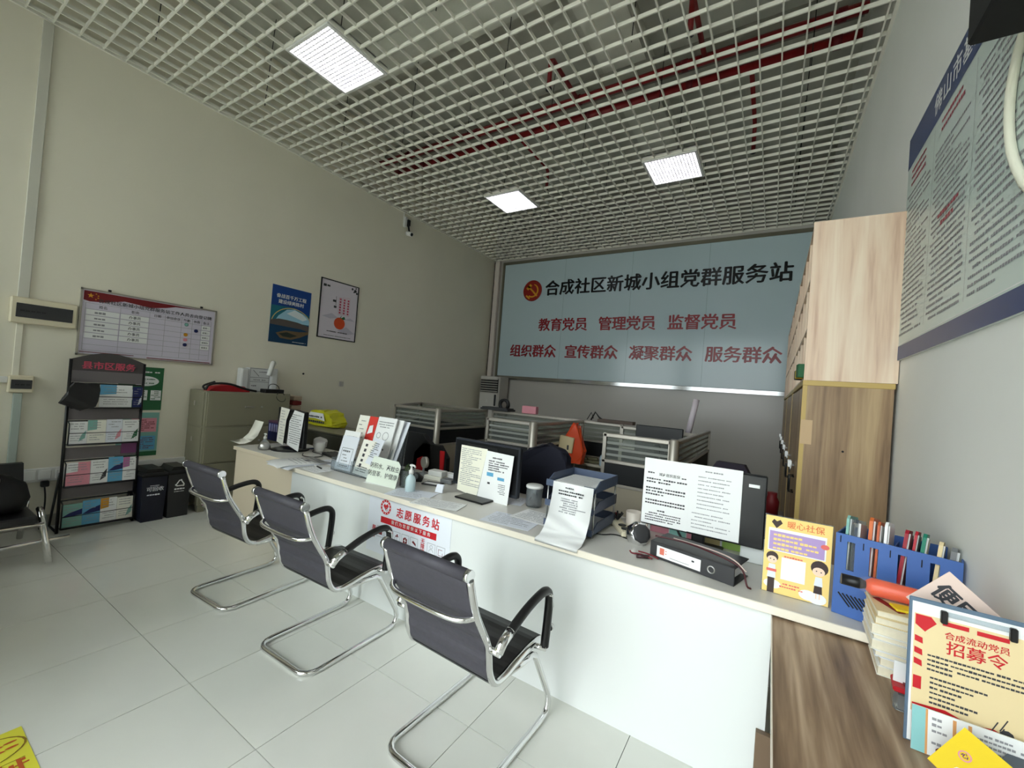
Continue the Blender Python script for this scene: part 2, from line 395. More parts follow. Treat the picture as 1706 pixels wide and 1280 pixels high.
# ------------------------------------------------------------------ service counter
ZT = .755
ct = thing('service_counter', 'long white service counter with marble-look top in front of the visitor chairs', 'counter', (0, 0, 0))
MB().box(-3.26, 1.92, .725, XR - .004, 2.66, ZT, .004).done('worktop', M_ctop, ct)
MB().box(-3.262, 1.914, .7235, XR - .004, 1.9205, ZT + .0005, .002).done('edge_band', M_edge, ct)
MB().box(-3.22, 1.945, 0, .045, 1.965, .725).done('front_panel', M_white, ct)
MB().box(.035, 1.9445, .0, .05, 1.98, .725).done('end_trim', M_white, ct)
MB().box(-3.22, 2.63, .0, -3.20, 2.0, .725).done('side_panel', M_white, ct)
MB().box(-3.2, 2.2, .45, .3, 2.22, .725).done('modesty_panel', M_white, ct)
c2 = thing('side_counter', 'cream end section of the counter beside the filing cabinet, set back', 'counter', (0, 0, 0))
MB().box(-4.37, 2.035, .725, -3.262, 2.66, ZT, .003).done('worktop', M_ctop, c2)
MB().box(-4.372, 2.029, .722, -3.264, 2.0355, ZT + .0005, .002).done('edge_band', M_cream, c2)
MB().box(-4.34, 2.045, 0, -3.225, 2.065, .725).done('front_panel', M_cream, c2)
MB().box(-4.34, 2.065, 0, -4.32, 2.62, .725).done('side_panel', M_cream, c2)

# volunteer poster on the counter front
vp = thing('volunteer_poster', 'volunteer service poster with red band on the white counter front', 'poster', (-2.28, 1.9435, .35))
VW, VH = .724, .365
MB().box(0, -.0008, 0, VW, .0012, VH).done('sheet', M_paperb, vp)
zo = .01
r = MB(); r.mx = Matrix.Translation((0, -.0012, zo)); r.ring(.162, .303, .034, .049); r.poly([(.138, 0, .308), (.15, 0, .325), (.16, 0, .315), (.176, 0, .328), (.188, 0, .31), (.162, 0, .282)])
r.rect(.123, .197, .615, .238); flat(r, 'print', M_red, vp)
r = MB(); r.mx = Matrix.Translation((0, -.0014, zo))
for a in range(12): r.obox((.162 + .0415 * math.cos(a * PI / 6), 0, .303 + .0415 * math.sin(a * PI / 6)), (.007, .0004, .007))
flat(r, 'print', M_white, vp)
r = MB(); r.mx = Matrix.Translation((0, -.0014, zo)); r.ring(.17, .291, .009, .013, n=12); flat(r, 'print', M_grey, vp)
T(vp, '志愿服务站', .448, .288 + zo, .068, M_red, bold=.03, space=1.36, sx=.95)
T(vp, '我们为您提供以下服务', .395, .2175 + zo, .027, M_white, bold=.02, space=1.6)
T(vp, '服', .065, .147 + zo, .036, M_red, bold=.02); T(vp, '务', .065, .1 + zo, .036, M_red, bold=.02)
for i, ch in enumerate('无障碍信'): T(vp, ch, .51, .167 - i * .033 + zo, .034, M_red, bold=.02)
fr = MB(); fr.mx = Matrix.Translation((0, -.0012, zo))
IC = [(.127, .134), (.203, .134), (.28, .134), (.358, .134), (.435, .134), (.58, .136), (.657, .136)]
for x, z in IC:
    a, b = .033, .035
    for q in ((x - a, z - b, x + a, z - b + .0025), (x - a, z + b - .0025, x + a, z + b), (x - a, z - b, x - a + .0025, z + b), (x + a - .0025, z - b, x + a, z + b)): fr.rect(*q)
for k in (2, 3, 4, 5, 6): dashes(fr, IC[k][0] - .024, IC[k][0] + .028, .084, .01, 0)
fr.ring(.58, .15, .009, .0115, n=14); fr.ring(.58, .118, .016, .0185, n=12, a0=0, a1=PI); fr.ring(.275, .125, .01, .0125, n=12); fr.rect(.187, .12, .219, .122); fr.rect(.187, .148, .219, .15)
flat(fr, 'print', M_inkl, vp)
r = MB(); r.mx = Matrix.Translation((0, -.0013, zo))
r.rect(.112, .115, .145, .132); r.disc(.12, .145, .01); r.disc(.138, .14, .01)
r.rect(.34, .116, .376, .146); r.rect(.35, .146, .366, .152); r.rect(.268, .138, .298, .144); r.rect(.28, .144, .292, .155)
r.poly([(.417, 0, .14), (.43, 0, .15), (.452, 0, .135), (.455, 0, .12)]); r.rect(.64, .116, .67, .119); r.rect(.64, .15, .67, .153); r.rect(.638, .116, .641, .153); r.rect(.67, .116, .673, .136)
flat(r, 'print', M_maroon, vp)
r = MB(); r.mx = Matrix.Translation((0, -.0016, zo)); r.rect(.355, .121, .361, .142); r.rect(.348, .1285, .368, .1345); flat(r, 'print', M_white, vp)

# ------------------------------------------------------------------ visitor chairs
def arc(c, r, a0, a1, n, plane):
    out = []
    for i in range(n + 1):
        a = a0 + (a1 - a0) * i / n; out.append(plane(c[0] + r * math.cos(a), c[1] + r * math.sin(a)))
    return out
def smooth(pts, it=2):
    pts = [Vector(p) for p in pts]
    for _ in range(it):
        q = [pts[0]]
        for a, b in zip(pts, pts[1:]): q += [a * .75 + b * .25, a * .25 + b * .75]
        q.append(pts[-1]); pts = q
    return pts
PROF = [(-.055, .855), (-.015, .73), (.045, .63), (.088, .565), (.098, .51), (.108, .45), (.14, .395), (.2, .385), (.3, .405), (.42, .418), (.5, .412), (.515, .385)]
def make_chair(lab):
    t = thing('visitor_chair', lab, 'chair', (0, 0, 0), 0, 'black visitor chairs at the counter')
    hw = .215
    P3 = smooth([(0, y, z) for y, z in PROF], 2)
    m = MB(); d = MB(); n = len(P3)
    def strip(mb, i0, i1, th):
        rows = []
        for i in range(i0, i1):
            p = P3[i]; tg = (P3[min(i + 1, n - 1)] - P3[max(i - 1, 0)]).normalized(); nr = Vector((0, -tg.z, tg.y))
            if nr.z < 0 and i > n * .6: nr = -nr
            rib = .003 if (i // 2) % 2 else 0
            rows.append([mb.v((x, p.y + nr.y * (s * th + rib * s), p.z + nr.z * (s * th + rib * s))) for x, s in ((-hw + .012, 1), (hw - .012, 1), (hw - .012, -1), (-hw + .012, -1))])
        for a, b in zip(rows, rows[1:]):
            for k in range(4): mb.f([a[k], a[(k + 1) % 4], b[(k + 1) % 4], b[k]])
        mb.f(rows[0]); mb.f(rows[-1][::-1])
    mid = int(n * .52)
    strip(m, 0, mid + 1, .006); m.done('backrest', M_mesh, t)
    strip(d, mid, n, .009); d.done('seat', M_leather, t)
    MB().tube([(-hw + .012, -.057, .862), (hw - .012, -.057, .862)], .022, 12).done('head_roll', M_mesh, t)
    for s in (-1, 1): MB().tube([(s * (hw - .012), -.057, .862), (s * (hw + .006), -.057, .862)], .0225, 12).done('roll_cap', M_chrome, t)
    for s in (-1, 1):
        c = MB(); c.tube([(s * hw, p.y, p.z) for p in P3[1:]], .0135, 8); c.done('side_frame', M_chrome, t)
    # cantilever base: floor loop open to the front, legs up to the seat
    B = []
    fw = .215; r = .07
    def side(s):
        q = [(s * (fw - .02), .2, .372), (s * fw, .34, .376), (s * fw, .42, .372)]
        q += [(s * fw, .45, .355), (s * fw, .47, .325), (s * fw, .6, .11), (s * fw, .612, .07), (s * fw, .605, .035), (s * fw, .58, .018), (s * fw, .54, .0135)]
        q += [(s * fw, .09, .0135)]
        q += [(s * (fw - r * (1 - math.cos(a))), .09 - r * math.sin(a), .0135) for a in (PI / 8, PI / 4, PI * 3 / 8, PI / 2)]
        return q
    full = side(-1) + side(1)[::-1]
    c = MB(); c.tube(full, .014, 10); c.done('base', M_chrome, t)
    MB().box(-hw, .3, .384, hw, .325, .392).done('seat_rail', M_chrome, t); MB().box(-hw, .2, .37, hw, .225, .377).done('seat_rail', M_chrome, t)
    c = MB(); c.tube(smooth([(-hw, .005, .70), (-hw * .86, -.035, .694), (-hw * .6, -.052, .69), (hw * .6, -.052, .69), (hw * .86, -.035, .694), (hw, .005, .70)], 2), .011, 8)
    c.done('lumbar_bar', M_chrome, t)
    for s in (-1, 1):
        x = s * (hw + .045)
        a = MB(); a.tube(smooth([(x, .15, .60), (x, .26, .642), (x, .36, .662), (x, .42, .664), (x, .452, .64), (x, .458, .6), (x, .452, .5), (x, .444, .415)], 2), [.0185] * 40, 10); arm = a.done('armrest', M_black, t)
        MB().tube([(s * hw, .09, .552), (x + s * .008, .09, .552)], .012, 8).done('rear_bracket', M_chrome, arm); MB().tube([(x, .085, .556), (x, .11, .582), (x, .16, .604)], .0185, 10).done('sleeve', M_chrome, arm)
        MB().tube([(s * (hw - .01), .425, .412), (x + s * .012, .44, .412)], .012, 8).done('front_bracket', M_chrome, arm); MB().tube([(x + s * .01, .462, .49), (x + s * .01, .482, .49)], .013, 8).done('bolt', M_chrome, arm)
        MB().tube([(x + s * .012, .43, .648), (x + s * .012, .455, .63), (x + s * .012, .463, .58)], .008, 6).done('trim_tube', M_chrome, arm)
    return t
ch = make_chair('black visitor chair nearest the wooden table, its back to us')
ch.location = (-1.04, 1.215, 0); ch.rotation_euler.z = math.radians(-2)
for lab, x, y, a in (('black visitor chair in the middle, before the volunteer poster', -2.075, 1.255, 1), ('black visitor chair farthest along the counter, near the dark bins', -2.975, 1.275, 3)):
    o = copy_tree(ch); o.location = (x, y, 0); o.rotation_euler.z = math.radians(a); o['label'] = lab

# ------------------------------------------------------------------ left wall
LW = PI / 2          # things hung on the left wall: local x runs along +y, front faces the room
def hang(name, lab, cat, y, z): return thing(name, lab, cat, (XL + .001, y, z), LW)
# staff register board
bd = hang('register_board', 'white staff register board with red flag header on the left wall', 'notice board', 1.09, 1.515)
BW, BH = 1.075, .605
bx = MB(); bx.box(0, -.02, 0, BW, 0, .014); bx.box(0, -.02, BH - .014, BW, 0, BH); bx.box(0, -.02, 0, .014, 0, BH); bx.box(BW - .014, -.02, 0, BW, 0, BH); bx.done('frame', M_alu, bd)
MB().box(.014, -.012, .014, BW - .014, 0, BH - .014).done('panel', mat('board_white', (214, 208, 222), .35), bd)
Y0 = -.013
r = MB(); r.mx = Matrix.Translation((0, Y0, 0))
r.poly([(.02, 0, .585), (.95, 0, .585), (.7, 0, .57), (.62, 0, .545), (.5, 0, .52), (.3, 0, .54), (.16, 0, .5), (.06, 0, .49), (.02, 0, .5)]); r.rect(.5, .018, 1.05, .026); r.rect(.02, .028, .4, .034)
flat(r, 'print', M_dred, bd)
st = MB(); st.mx = Matrix.Translation((0, Y0 - .001, 0))
def star(mb, cx, cz, R):
    P = [(cx + (R if i % 2 == 0 else R * .4) * math.sin(i * PI / 5), 0, cz + (R if i % 2 == 0 else R * .4) * math.cos(i * PI / 5)) for i in range(10)]
    for i in range(0, 10, 2): mb.poly([P[i], P[(i + 1) % 10], (cx, 0, cz), P[i - 1]])
star(st, .065, .545, .024)
for a, b in ((.1, .565), (.115, .55), (.115, .53), (.1, .515)): star(st, a, b, .008)
flat(st, 'star', M_gold, bd)
T(bd, '合成社区新城小组党群服务站工作人员去向登记牌', .575, .505, .041, M_ink, y=Y0 - .002, bold=.015, space=1.03)
XS = [.035, .275, .495, .62, .76, .855, .94, 1.03]; ZR = [.475 - i * .0535 for i in range(9)]
g = MB(); g.mx = Matrix.Translation((0, Y0 - .0005, 0))
for x in XS: g.rect(x, ZR[-1], x + .0025, ZR[0])
for z in ZR: g.rect(XS[0], z, XS[-1] + .0025, z + .0025)
flat(g, 'ruling', M_inkl, bd)
pz = lambda i: (ZR[i] + ZR[i + 1]) / 2
for i in range(1, 6):
    for c_, u_, d_ in ((0, .01, .006), (1, .006, .006), (6, .005, .008)): MB().box(XS[c_] + u_, Y0 - .0007, ZR[i + 1] + d_, XS[c_ + 1] - .005, Y0 + .0005, ZR[i] - .002).done('paper_label', M_paper, bd)
for i, s in enumerate(('姓名', '职务', '日期', '参加会议', '外勤', '休假', '备注')): T(bd, s, (XS[i] + XS[i + 1]) / 2, pz(0), .03, M_ink, y=Y0 - .0015)
for i in range(1, 6):
    T(bd, '办事员', (XS[1] + XS[2]) / 2, pz(i), .03, M_ink, y=Y0 - .0015); T(bd, '星期' + '一二三四五'[i - 1], .985, pz(i), .02, M_ink, y=Y0 - .0015)
g = MB(); g.mx = Matrix.Translation((0, Y0, 0))
for i in range(1, 6): dashes(g, .1, .2, pz(i), .026, word=3)
flat(g, 'lettering', M_inkl, bd)
for (cx, i, m) in ((.805, 1, M_teal), (.895, 2, M_navy), (.805, 3, M_gold), (.805, 4, M_pink), (.805, 5, M_navy)):
    o = MB().lathe([(.018, 0), (.018, .006), (.014, .009)], (0, 0, 0), 14).done('magnet', m, bd)
    o.location = (cx, Y0, pz(i) + .012); o.rotation_euler = (PI / 2, 0, 0)
for x in (.18, .92): MB().box(x, -.016, BH, x + .02, 0, BH + .02).done('hook', M_black, bd)

# fuse boxes, trunking, socket plates
def fusebox(y, z, w, h, lab, win):
    t = hang('fuse_box', lab, 'fuse box', y, z)
    MB().box(0, -.05, 0, w, 0, h, .008).done('case', M_ivory, t)
    MB().box(win[0], -.055, win[1], win[2], -.049, win[3]).done('window', M_dgrey, t)
    for i in range(3 if w < .2 else 5): MB().box(win[0] + .02 + i * .03, -.058, (win[1] + win[3]) / 2 - .008, win[0] + .045 + i * .03, -.054, (win[1] + win[3]) / 2 + .004).done('breaker', M_black, t)
    return t
fusebox(.69, 1.735, .385, .215, 'large ivory fuse box with dark window left of the register board', (.03, .05, .355, .165))
fusebox(.715, 1.16, .142, .145, 'small ivory fuse box above the vertical trunking at the far left', (.015, .035, .13, .11))
one(MB().box(XL, .725, 1.95, XL + .018, .79, 4.26, .003), 'cable_trunking', mat('trunk_grey', (206, 204, 192), .5), 'long flat trunking strip from the ceiling down to the large fuse box', 'trunking')
one(MB().box(XL, .735, 1.3, XL + .012, .775, 1.735, .003), 'cable_trunking', M_wall, 'short trunking strip between the large and the small fuse box', 'trunking')
one(MB().box(XL, .752, .52, XL + .03, .802, 1.16, .004), 'cable_trunking', mat('trunk_green', (176, 188, 180), .45), 'pale vertical trunking below the small fuse box', 'trunking')
one(MB().box(XL, YF, 1.24, XL + .03, .715, 1.29, .004), 'cable_trunking', M_plastic, 'horizontal trunking running left from the small fuse box', 'trunking')
sk = thing('wall_channel', 'white socket channel low on the left wall behind the brochure rack', 'trunking', (XL + .001, .72, .4), LW)
MB().box(0, -.04, 0, 1.3, 0, .115, .004).done('channel', M_plastic, sk)
for x in (.12, .21, .31): MB().box(x, -.052, .02, x + .075, -.038, .1, .004).done('socket_plate', M_plastic, sk)
struct(MB().box(XL, YF, 0, XL + .012, YB, .1).done('baseboard_left', mat('skirting', (170, 166, 156), .4)))
pl = thing('power_plug', 'black plug and cord hanging from the socket channel', 'plug', (XL + .06, .97, .36))
MB().box(-.02, -.025, 0, .02, .025, .05, .006).done('plug_body', M_black, pl); MB().tube(smooth([(0, 0, 0), (.01, .01, -.1), (.04, .0, -.25), (.05, -.02, -.35)]), .006, 6).done('cord', M_wire, pl)
# posters on the left wall
g1 = hang('green_poster', 'dark green notice poster behind the right side of the brochure rack', 'poster', 1.40, 1.015)
MB().box(0, -.002, 0, .345, 0, .43).done('sheet', M_green, g1)
g = MB(); g.mx = Matrix.Translation((0, -.003, 0)); g.disc(.2, .29, .11, rz=.05)
for x in (.03, .14, .25): g.rect(x, .1, x + .085, .2)
dashes(g, .12, .33, .38, .022, 0); flat(g, 'print', M_paper, g1)
g = MB(); g.mx = Matrix.Translation((0, -.004, 0))
for x in (.035, .145, .255): para(g, x, x + .08, .195, .105, 5, .012, 3, 0)
para(g, .12, .29, .32, .26, 3, .014, 4, 0); flat(g, 'lettering', M_green, g1)
g2 = hang('teal_poster', 'teal notice poster with a pink panel, below the green poster', 'poster', 1.42, .555)
MB().box(0, -.002, 0, .318, 0, .435).done('sheet', M_teal, g2)
g = MB(); g.mx = Matrix.Translation((0, -.003, 0)); g.rect(.1, .24, .3, .38); flat(g, 'print', M_pink, g2)
g = MB(); g.mx = Matrix.Translation((0, -.003, 0)); g.rect(.1, .06, .3, .2); flat(g, 'print', M_sky, g2)
g = MB(); g.mx = Matrix.Translation((0, -.003, 0)); g.rect(0, 0, .318, .045); flat(g, 'print', M_green, g2)
g = MB(); g.mx = Matrix.Translation((0, -.004, 0)); para(g, .11, .29, .37, .25, 6, .012, 8, 0); para(g, .11, .29, .19, .07, 6, .012, 9, 0); flat(g, 'lettering', M_maroon, g2)
bp = hang('blue_poster', 'blue poster with a rainbow over a harbour on the left wall', 'poster', 2.75, 1.868)
MB().box(0, -.002, 0, .51, 0, .715).done('sheet', mat('poster_blue', (22, 66, 140), .35), bp)
def shape(parent, m, polys, y=-.003, name='print'):
    g = MB(); g.mx = Matrix.Translation((0, y, 0))
    for p in polys: g.poly([(a, 0, b) for a, b in p])
    return flat(g, name, m, parent)
shape(bp, mat('p_teal', (30, 110, 130), .4), [[(0, .25), (.51, .27), (.51, .4), (.3, .47), (0, .46)]])
shape(bp, mat('p_cloud', (160, 206, 226), .4), [[(.06, .27), (.51, .28), (.51, .36), (.42, .41), (.3, .45), (.2, .43), (.1, .34)]], -.0035)
shape(bp, mat('p_white', (226, 236, 240), .4), [[(.2, .38), (.42, .32), (.48, .35), (.4, .41), (.3, .44)]], -.004)
g = MB(); g.mx = Matrix.Translation((0, -.0045, 0)); g.ring(.28, .23, .262, .272, n=20, a0=.5, a1=PI, k=.85); flat(g, 'rainbow', mat('p_rainbow', (220, 190, 120), .5), bp)
shape(bp, mat('p_sea', (16, 62, 96), .35), [[(0, 0), (.51, 0), (.51, .26), (0, .25)]], -.004)
shape(bp, mat('p_city', (92, 84, 80), .5), [[(0, .22), (.15, .215), (.4, .21), (.51, .19), (.51, .26), (.35, .29), (.2, .3), (.1, .3), (0, .27)]], -.005)
shape(bp, mat('p_island', (112, 92, 66), .5), [[(.08, .12), (.14, .06), (.28, .055), (.4, .1), (.51, .16), (.51, .19), (.38, .17), (.2, .165)]], -.0055)
shape(bp, mat('p_island2', (44, 52, 44), .5), [[(.12, .115), (.17, .085), (.27, .08), (.36, .115), (.22, .145)]], -.006)
T(bp, '奋战百千万工程', .25, .585, .056, M_paper, y=-.0065, bold=.02); T(bp, '建设绿美陈村', .25, .515, .056, M_paper, y=-.0065, bold=.02)
g = MB(); g.mx = Matrix.Translation((0, -.0065, 0)); dashes(g, .3, .5, .03, .012, 0); flat(g, 'lettering', M_paper, bp)
wp = hang('white_poster', 'pale poster with thin dark frame and an orange fruit, on the left wall', 'poster', 3.38, 2.02)
PW, PH = .61, .82
g = MB(); g.box(0, -.016, 0, PW, 0, .012); g.box(0, -.016, PH - .012, PW, 0, PH); g.box(0, -.016, 0, .012, 0, PH); g.box(PW - .012, -.016, 0, PW, 0, PH); g.done('frame', M_black, wp)
MB().box(.012, -.008, .012, PW - .012, 0, PH - .012).done('sheet', mat('poster_pale', (222, 214, 224), .35), wp)
g = MB(); g.mx = Matrix.Translation((0, -.009, 0))
for i, x in enumerate((.32, .385, .45)):
    a = .60 + i * .01
    g.rect(x - .024, .36, x + .024, .362); g.rect(x - .024, a, x + .024, a + .002); g.rect(x - .024, .36, x - .022, a); g.rect(x + .022, .36, x + .024, a)
    for k in range(6): g.obox((x, 0, .58 - k * .038), (.026, .0004, .026))
flat(g, 'print', mat('p_rose', (196, 70, 96), .5), wp)
g = MB(); g.mx = Matrix.Translation((0, -.009, 0)); dashes(g, .04, .2, .73, .055, 0, word=2); dashes(g, .2, .3, .54, .06, 0, word=1); dashes(g, .22, .3, .46, .05, 0, word=1)
para(g, .1, .55, .06, .03, 1, .012, 5, 0); dashes(g, .14, .5, .105, .022, 0)
for k in range(9): g.obox((.25, 0, .6 - k * .014), (.008, .0004, .01))
for (x, z, s) in ((.5, .77, .03), (.55, .75, .04), (.58, .72, .03), (.53, .73, .02), (.56, .79, .02)): g.disc(x, z, s * .6, 0, 7)
flat(g, 'lettering', M_ink, wp)
shape(wp, mat('p_mist', (196, 190, 204), .5), [[(.05, .30), (.2, .36), (.3, .31), (.18, .28)], [(.3, .13), (.45, .2), (.59, .12), (.45, .09)], [(.4, .3), (.5, .34), (.58, .3)]], -.0086)
g = MB(); g.mx = Matrix.Translation((0, -.0095, 0)); g.disc(.33, .235, .088, 0, 24, .085); flat(g, 'fruit_print', mat('p_fruit', (222, 84, 44), .5), wp)
shape(wp, M_green, [[(.33, .315), (.36, .36), (.345, .31)], [(.35, .315), (.4, .345), (.42, .31), (.38, .295)]], -.01)
# small wall things
cc = thing('security_camera', 'small white security camera under the ceiling on the left wall', 'camera', (XL + .001, 4.76, 3.9), LW)
MB().box(-.03, -.05, .14, .02, 0, .3, .006).done('junction_box', M_plastic, cc)
MB().tube(smooth([(-.03, -.02, .36), (-.045, -.03, .25), (-.04, -.03, .15), (-.01, -.03, .13)]), .008, 6).done('cable', M_plastic, cc)
MB().box(.02, -.07, .17, .075, 0, .27, .005).done('bracket', M_black, cc); MB().tube([(.05, -.05, .17), (.05, -.07, .1), (.04, -.09, .07)], .014, 8).done('neck', M_black, cc)
b = MB(); b.tube([(.035, -.05, .045), (.04, -.15, .01)], .036, 12); b.done('camera_body', M_plastic, cc); MB().tube([(.04, -.149, .0105), (.0405, -.156, .008)], .026, 12).done('lens', M_black, cc)
one(MB().box(XL, 3.79, 1.36, XL + .012, 3.86, 1.43, .003), 'wall_socket', mat('socket_grey', (176, 172, 168), .5), 'small square wall socket right of the filing cabinet, on the left wall', 'socket')
one(MB().lathe([(.013, 0), (.013, .008), (.005, .012)], n=10), 'wall_plug', M_black, 'tiny dark round plug on the left wall below the blue poster', 'plug', (XL, 3.24, 1.5), (0, PI / 2, 0))

# brochure rack
rk = thing('brochure_rack', 'tall black brochure rack with four pocket rows against the left wall', 'rack', (-5.02, 1.02, 0), LW)
RW = .49
for x in (0, RW): MB().tube([(x, 0, 0), (x, .035, 1.475)], .011, 8).done('upright', M_black, rk)
for x in (0, RW): MB().tube([(x, 0, .01), (x, .24, .01), (x, .05, .5)], .009, 8).done('foot', M_black, rk)
hd = [(0, 1.29), (RW, 1.29), (RW, 1.475)] + [(RW - RW * i / 8, 1.475 + .07 * math.sin(PI * i / 8)) for i in range(1, 8)] + [(0, 1.475)]
MB().prism(hd, .03, .042).done('header', mat('header_grey', (70, 66, 66), .5), rk)
T(rk, '县市区服务', RW / 2, 1.425, .072, mat('dull_rose', (196, 74, 96), .5), y=.028, bold=.03)
ROWS = [(1.06, 1.27), (.745, .945), (.39, .605), (.04, .27)]
for k, (z0, z1) in enumerate(ROWS):
    y = lambda z: .035 * z / 1.475
    MB().obox((RW / 2, .03, z1 + .06), (RW - .02, .005, .1)).done('back_panel', mat('rack_back', (112, 106, 108), .6), rk)
    w = MB()
    w.tube([(.01, -.05 + y(z0), z0), (RW - .01, -.05 + y(z0), z0)], .006, 6); w.tube([(.01, -.05 + y(z0), z0 + .1), (RW - .01, -.05 + y(z0), z0 + .1)], .003, 6)
    for x in (.012, RW - .012): w.tube([(x, y(z0), z0), (x, -.05 + y(z0), z0), (x, -.05 + y(z0), z1 - .02), (x, y(z1), z1)], .005, 6)
    w.tube([(.012, y(z1), z1), (RW - .012, y(z1), z1)], .006, 6)
    w.box(.01, -.05 + y(z0), z0 - .003, RW - .01, y(z0), z0 + .003)
    w.done('pocket', M_black, rk)
BR = [  # row, x0, x1, height, paper, accents, look
    (0, .19, .41, .2, M_paper, M_sky, 'white leaflet with blue corner, top row of the brochure rack'),
    (0, .415, .485, .19, M_navy, M_paperb, 'narrow navy leaflet at the right end of the top rack row'),
    (1, .015, .13, .19, M_paper, M_teal, 'white leaflet at the left end of the second rack row'),
    (1, .132, .25, .2, M_paperw, M_teal, 'white leaflet second from left in the second rack row'),
    (1, .252, .36, .205, M_paperb, M_pink, 'bluish leaflet third from left in the second rack row'),
    (1, .362, .478, .2, M_paper, M_green, 'white leaflet with a plant drawing, right end of the second rack row'),
    (2, .015, .17, .195, M_pink, M_paper, 'pink leaflet at the left end of the third rack row'),
    (2, .172, .285, .205, M_paper, M_ink, 'white leaflet with dark drawing in the third rack row'),
    (2, .287, .385, .22, M_sky, M_navy, 'blue wave leaflet in the third rack row'),
    (2, .387, .478, .21, M_paper, mat('p_lilac', (180, 110, 160), .5), 'white leaflet with a mauve shape, right end of the third rack row'),
    (3, .015, .14, .19, M_teal, M_navy, 'teal and navy leaflet at the left end of the bottom rack row'),
    (3, .142, .255, .205, M_sky, M_navy, 'blue and navy leaflet second from left in the bottom rack row'),
    (3, .257, .365, .205, M_paper, M_gold, 'white leaflet with gold stripe in the bottom rack row'),
    (3, .367, .478, .195, M_paperw, M_teal, 'cream leaflet at the right end of the bottom rack row')]
for k, (row, x0, x1, h, m1, m2, lab) in enumerate(BR):
    z0 = ROWS[row][0] + .006; yy = .035 * z0 / 1.475
    t = thing('leaflet', lab, 'leaflet', (-5.02 + .022 - yy, 1.02 + x0, z0), (math.radians(-4), 0, LW), 'leaflets in the brochure rack')
    MB().box(0, -.006, 0, x1 - x0, 0, h).done('leaflet_body', m1, t); w = x1 - x0
    g = MB(); g.mx = Matrix.Translation((0, -.007, 0))
    if m2 in (M_navy,): g.poly([(0, 0, h * .45), (w * .4, 0, h * .62), (w, 0, h * .75), (w, 0, h * .5), (w * .4, 0, h * .45)])
    elif k % 3 == 0: g.poly([(0, 0, h * .55), (w * .5, 0, h * .6), (w * .5, 0, h), (0, 0, h)])
    else: g.poly([(w * .55, 0, h * .1), (w * .9, 0, h * .25), (w * .95, 0, h * .6), (w * .7, 0, h * .4)])
    flat(g, 'print', m2, t)
    g = MB(); g.mx = Matrix.Translation((0, -.0075, 0)); para(g, w * .12, w * .88, h * .95, h * .62, 3, .01, k, 0); para(g, w * .12, w * .88, h * .4, h * .1, 3, .008, k + 50, 0); flat(g, 'lettering', M_inkl, t)
t = thing('leaflet', 'purple leaflet lying behind the third rack row, right side', 'leaflet', (-5.02 - .025, 1.02 + .37, .64), LW, 'leaflets in the brochure rack')
MB().box(0, -.004, 0, .11, 0, .12).done('leaflet_body', mat('p_mauve', (120, 64, 112), .5), t)
# black bag over the top row
b = MB()
pts = [(-.05, .06), (.07, .0), (.175, .035), (.185, .225), (.02, .235), (-.0, .16)]
b.prism(pts, -.02, .03); bmesh.ops.subdivide_edges(b.bm, edges=b.bm.edges[:], cuts=3, use_grid_fill=True)
rr = random.Random(3)
for v in b.bm.verts: v.co += Vector((rr.uniform(-.008, .008), rr.uniform(-.008, .008), rr.uniform(-.004, .004)))
one(b, 'plastic_bag', mat('bag_black', (24, 22, 23), .45), 'black plastic bag draped over the top left of the brochure rack', 'bag', (-4.94, 1.0, 1.045), LW)

# sorting bins
for i, (y, m, lab) in enumerate(((1.525, mat('bin_blue', (9, 13, 34), .5), 'dark blue recycling bin beside the brochure rack'), (1.725, mat('bin_grey', (40, 40, 42), .5), 'dark grey sorting bin between the blue bin and filing cabinet'))):
    t = thing('waste_bin', lab, 'bin', (-4.9, y, 0), LW)
    MB().prism([(.01, 0), (.175, 0), (.19, .42), (-.005, .42)], 0, .3).done('body', m, t)
    MB().box(-.008, -.012, .42, .195, .31, .455, .01).done('lid', M_blackm, t)
    MB().prism([(.02, .455), (.165, .455), (.15, .49), (.04, .49)], .02, .28).done('flap', M_black, t)
    if i == 0:
        T(t, '可回收', .1, .3, .045, M_paperb, y=-.002); g = MB(); dashes(g, .04, .16, .25, .02, -.002); dashes(g, .06, .14, .335, .01, -.002); flat(g, 'lettering', M_paperb, t)
    else:
        g = MB()
        P = [(.095, .37), (.055, .305), (.135, .305)]
        for a, b2 in zip(P, P[1:] + P[:1]):
            dx, dz = b2[0] - a[0], b2[1] - a[1]; l = math.hypot(dx, dz); nx, nz = -dz / l * .005, dx / l * .005
            s0, s1 = .12, .8
            A = (a[0] + dx * s0, a[1] + dz * s0); B = (a[0] + dx * s1, a[1] + dz * s1)
            g.poly([(A[0] - nx, -.002, A[1] - nz), (B[0] - nx, -.002, B[1] - nz), (B[0] + nx, -.002, B[1] + nz), (A[0] + nx, -.002, A[1] + nz)])
            g.poly([(B[0] - 2.4 * nx, -.002, B[1] - 2.4 * nz), (a[0] + dx * .98, -.002, a[1] + dz * .98), (B[0] + 2.4 * nx, -.002, B[1] + 2.4 * nz)])
        dashes(g, .05, .145, .275, .022, -.002, word=4); dashes(g, .05, .14, .25, .009, -.002); flat(g, 'symbol', M_paper, t)

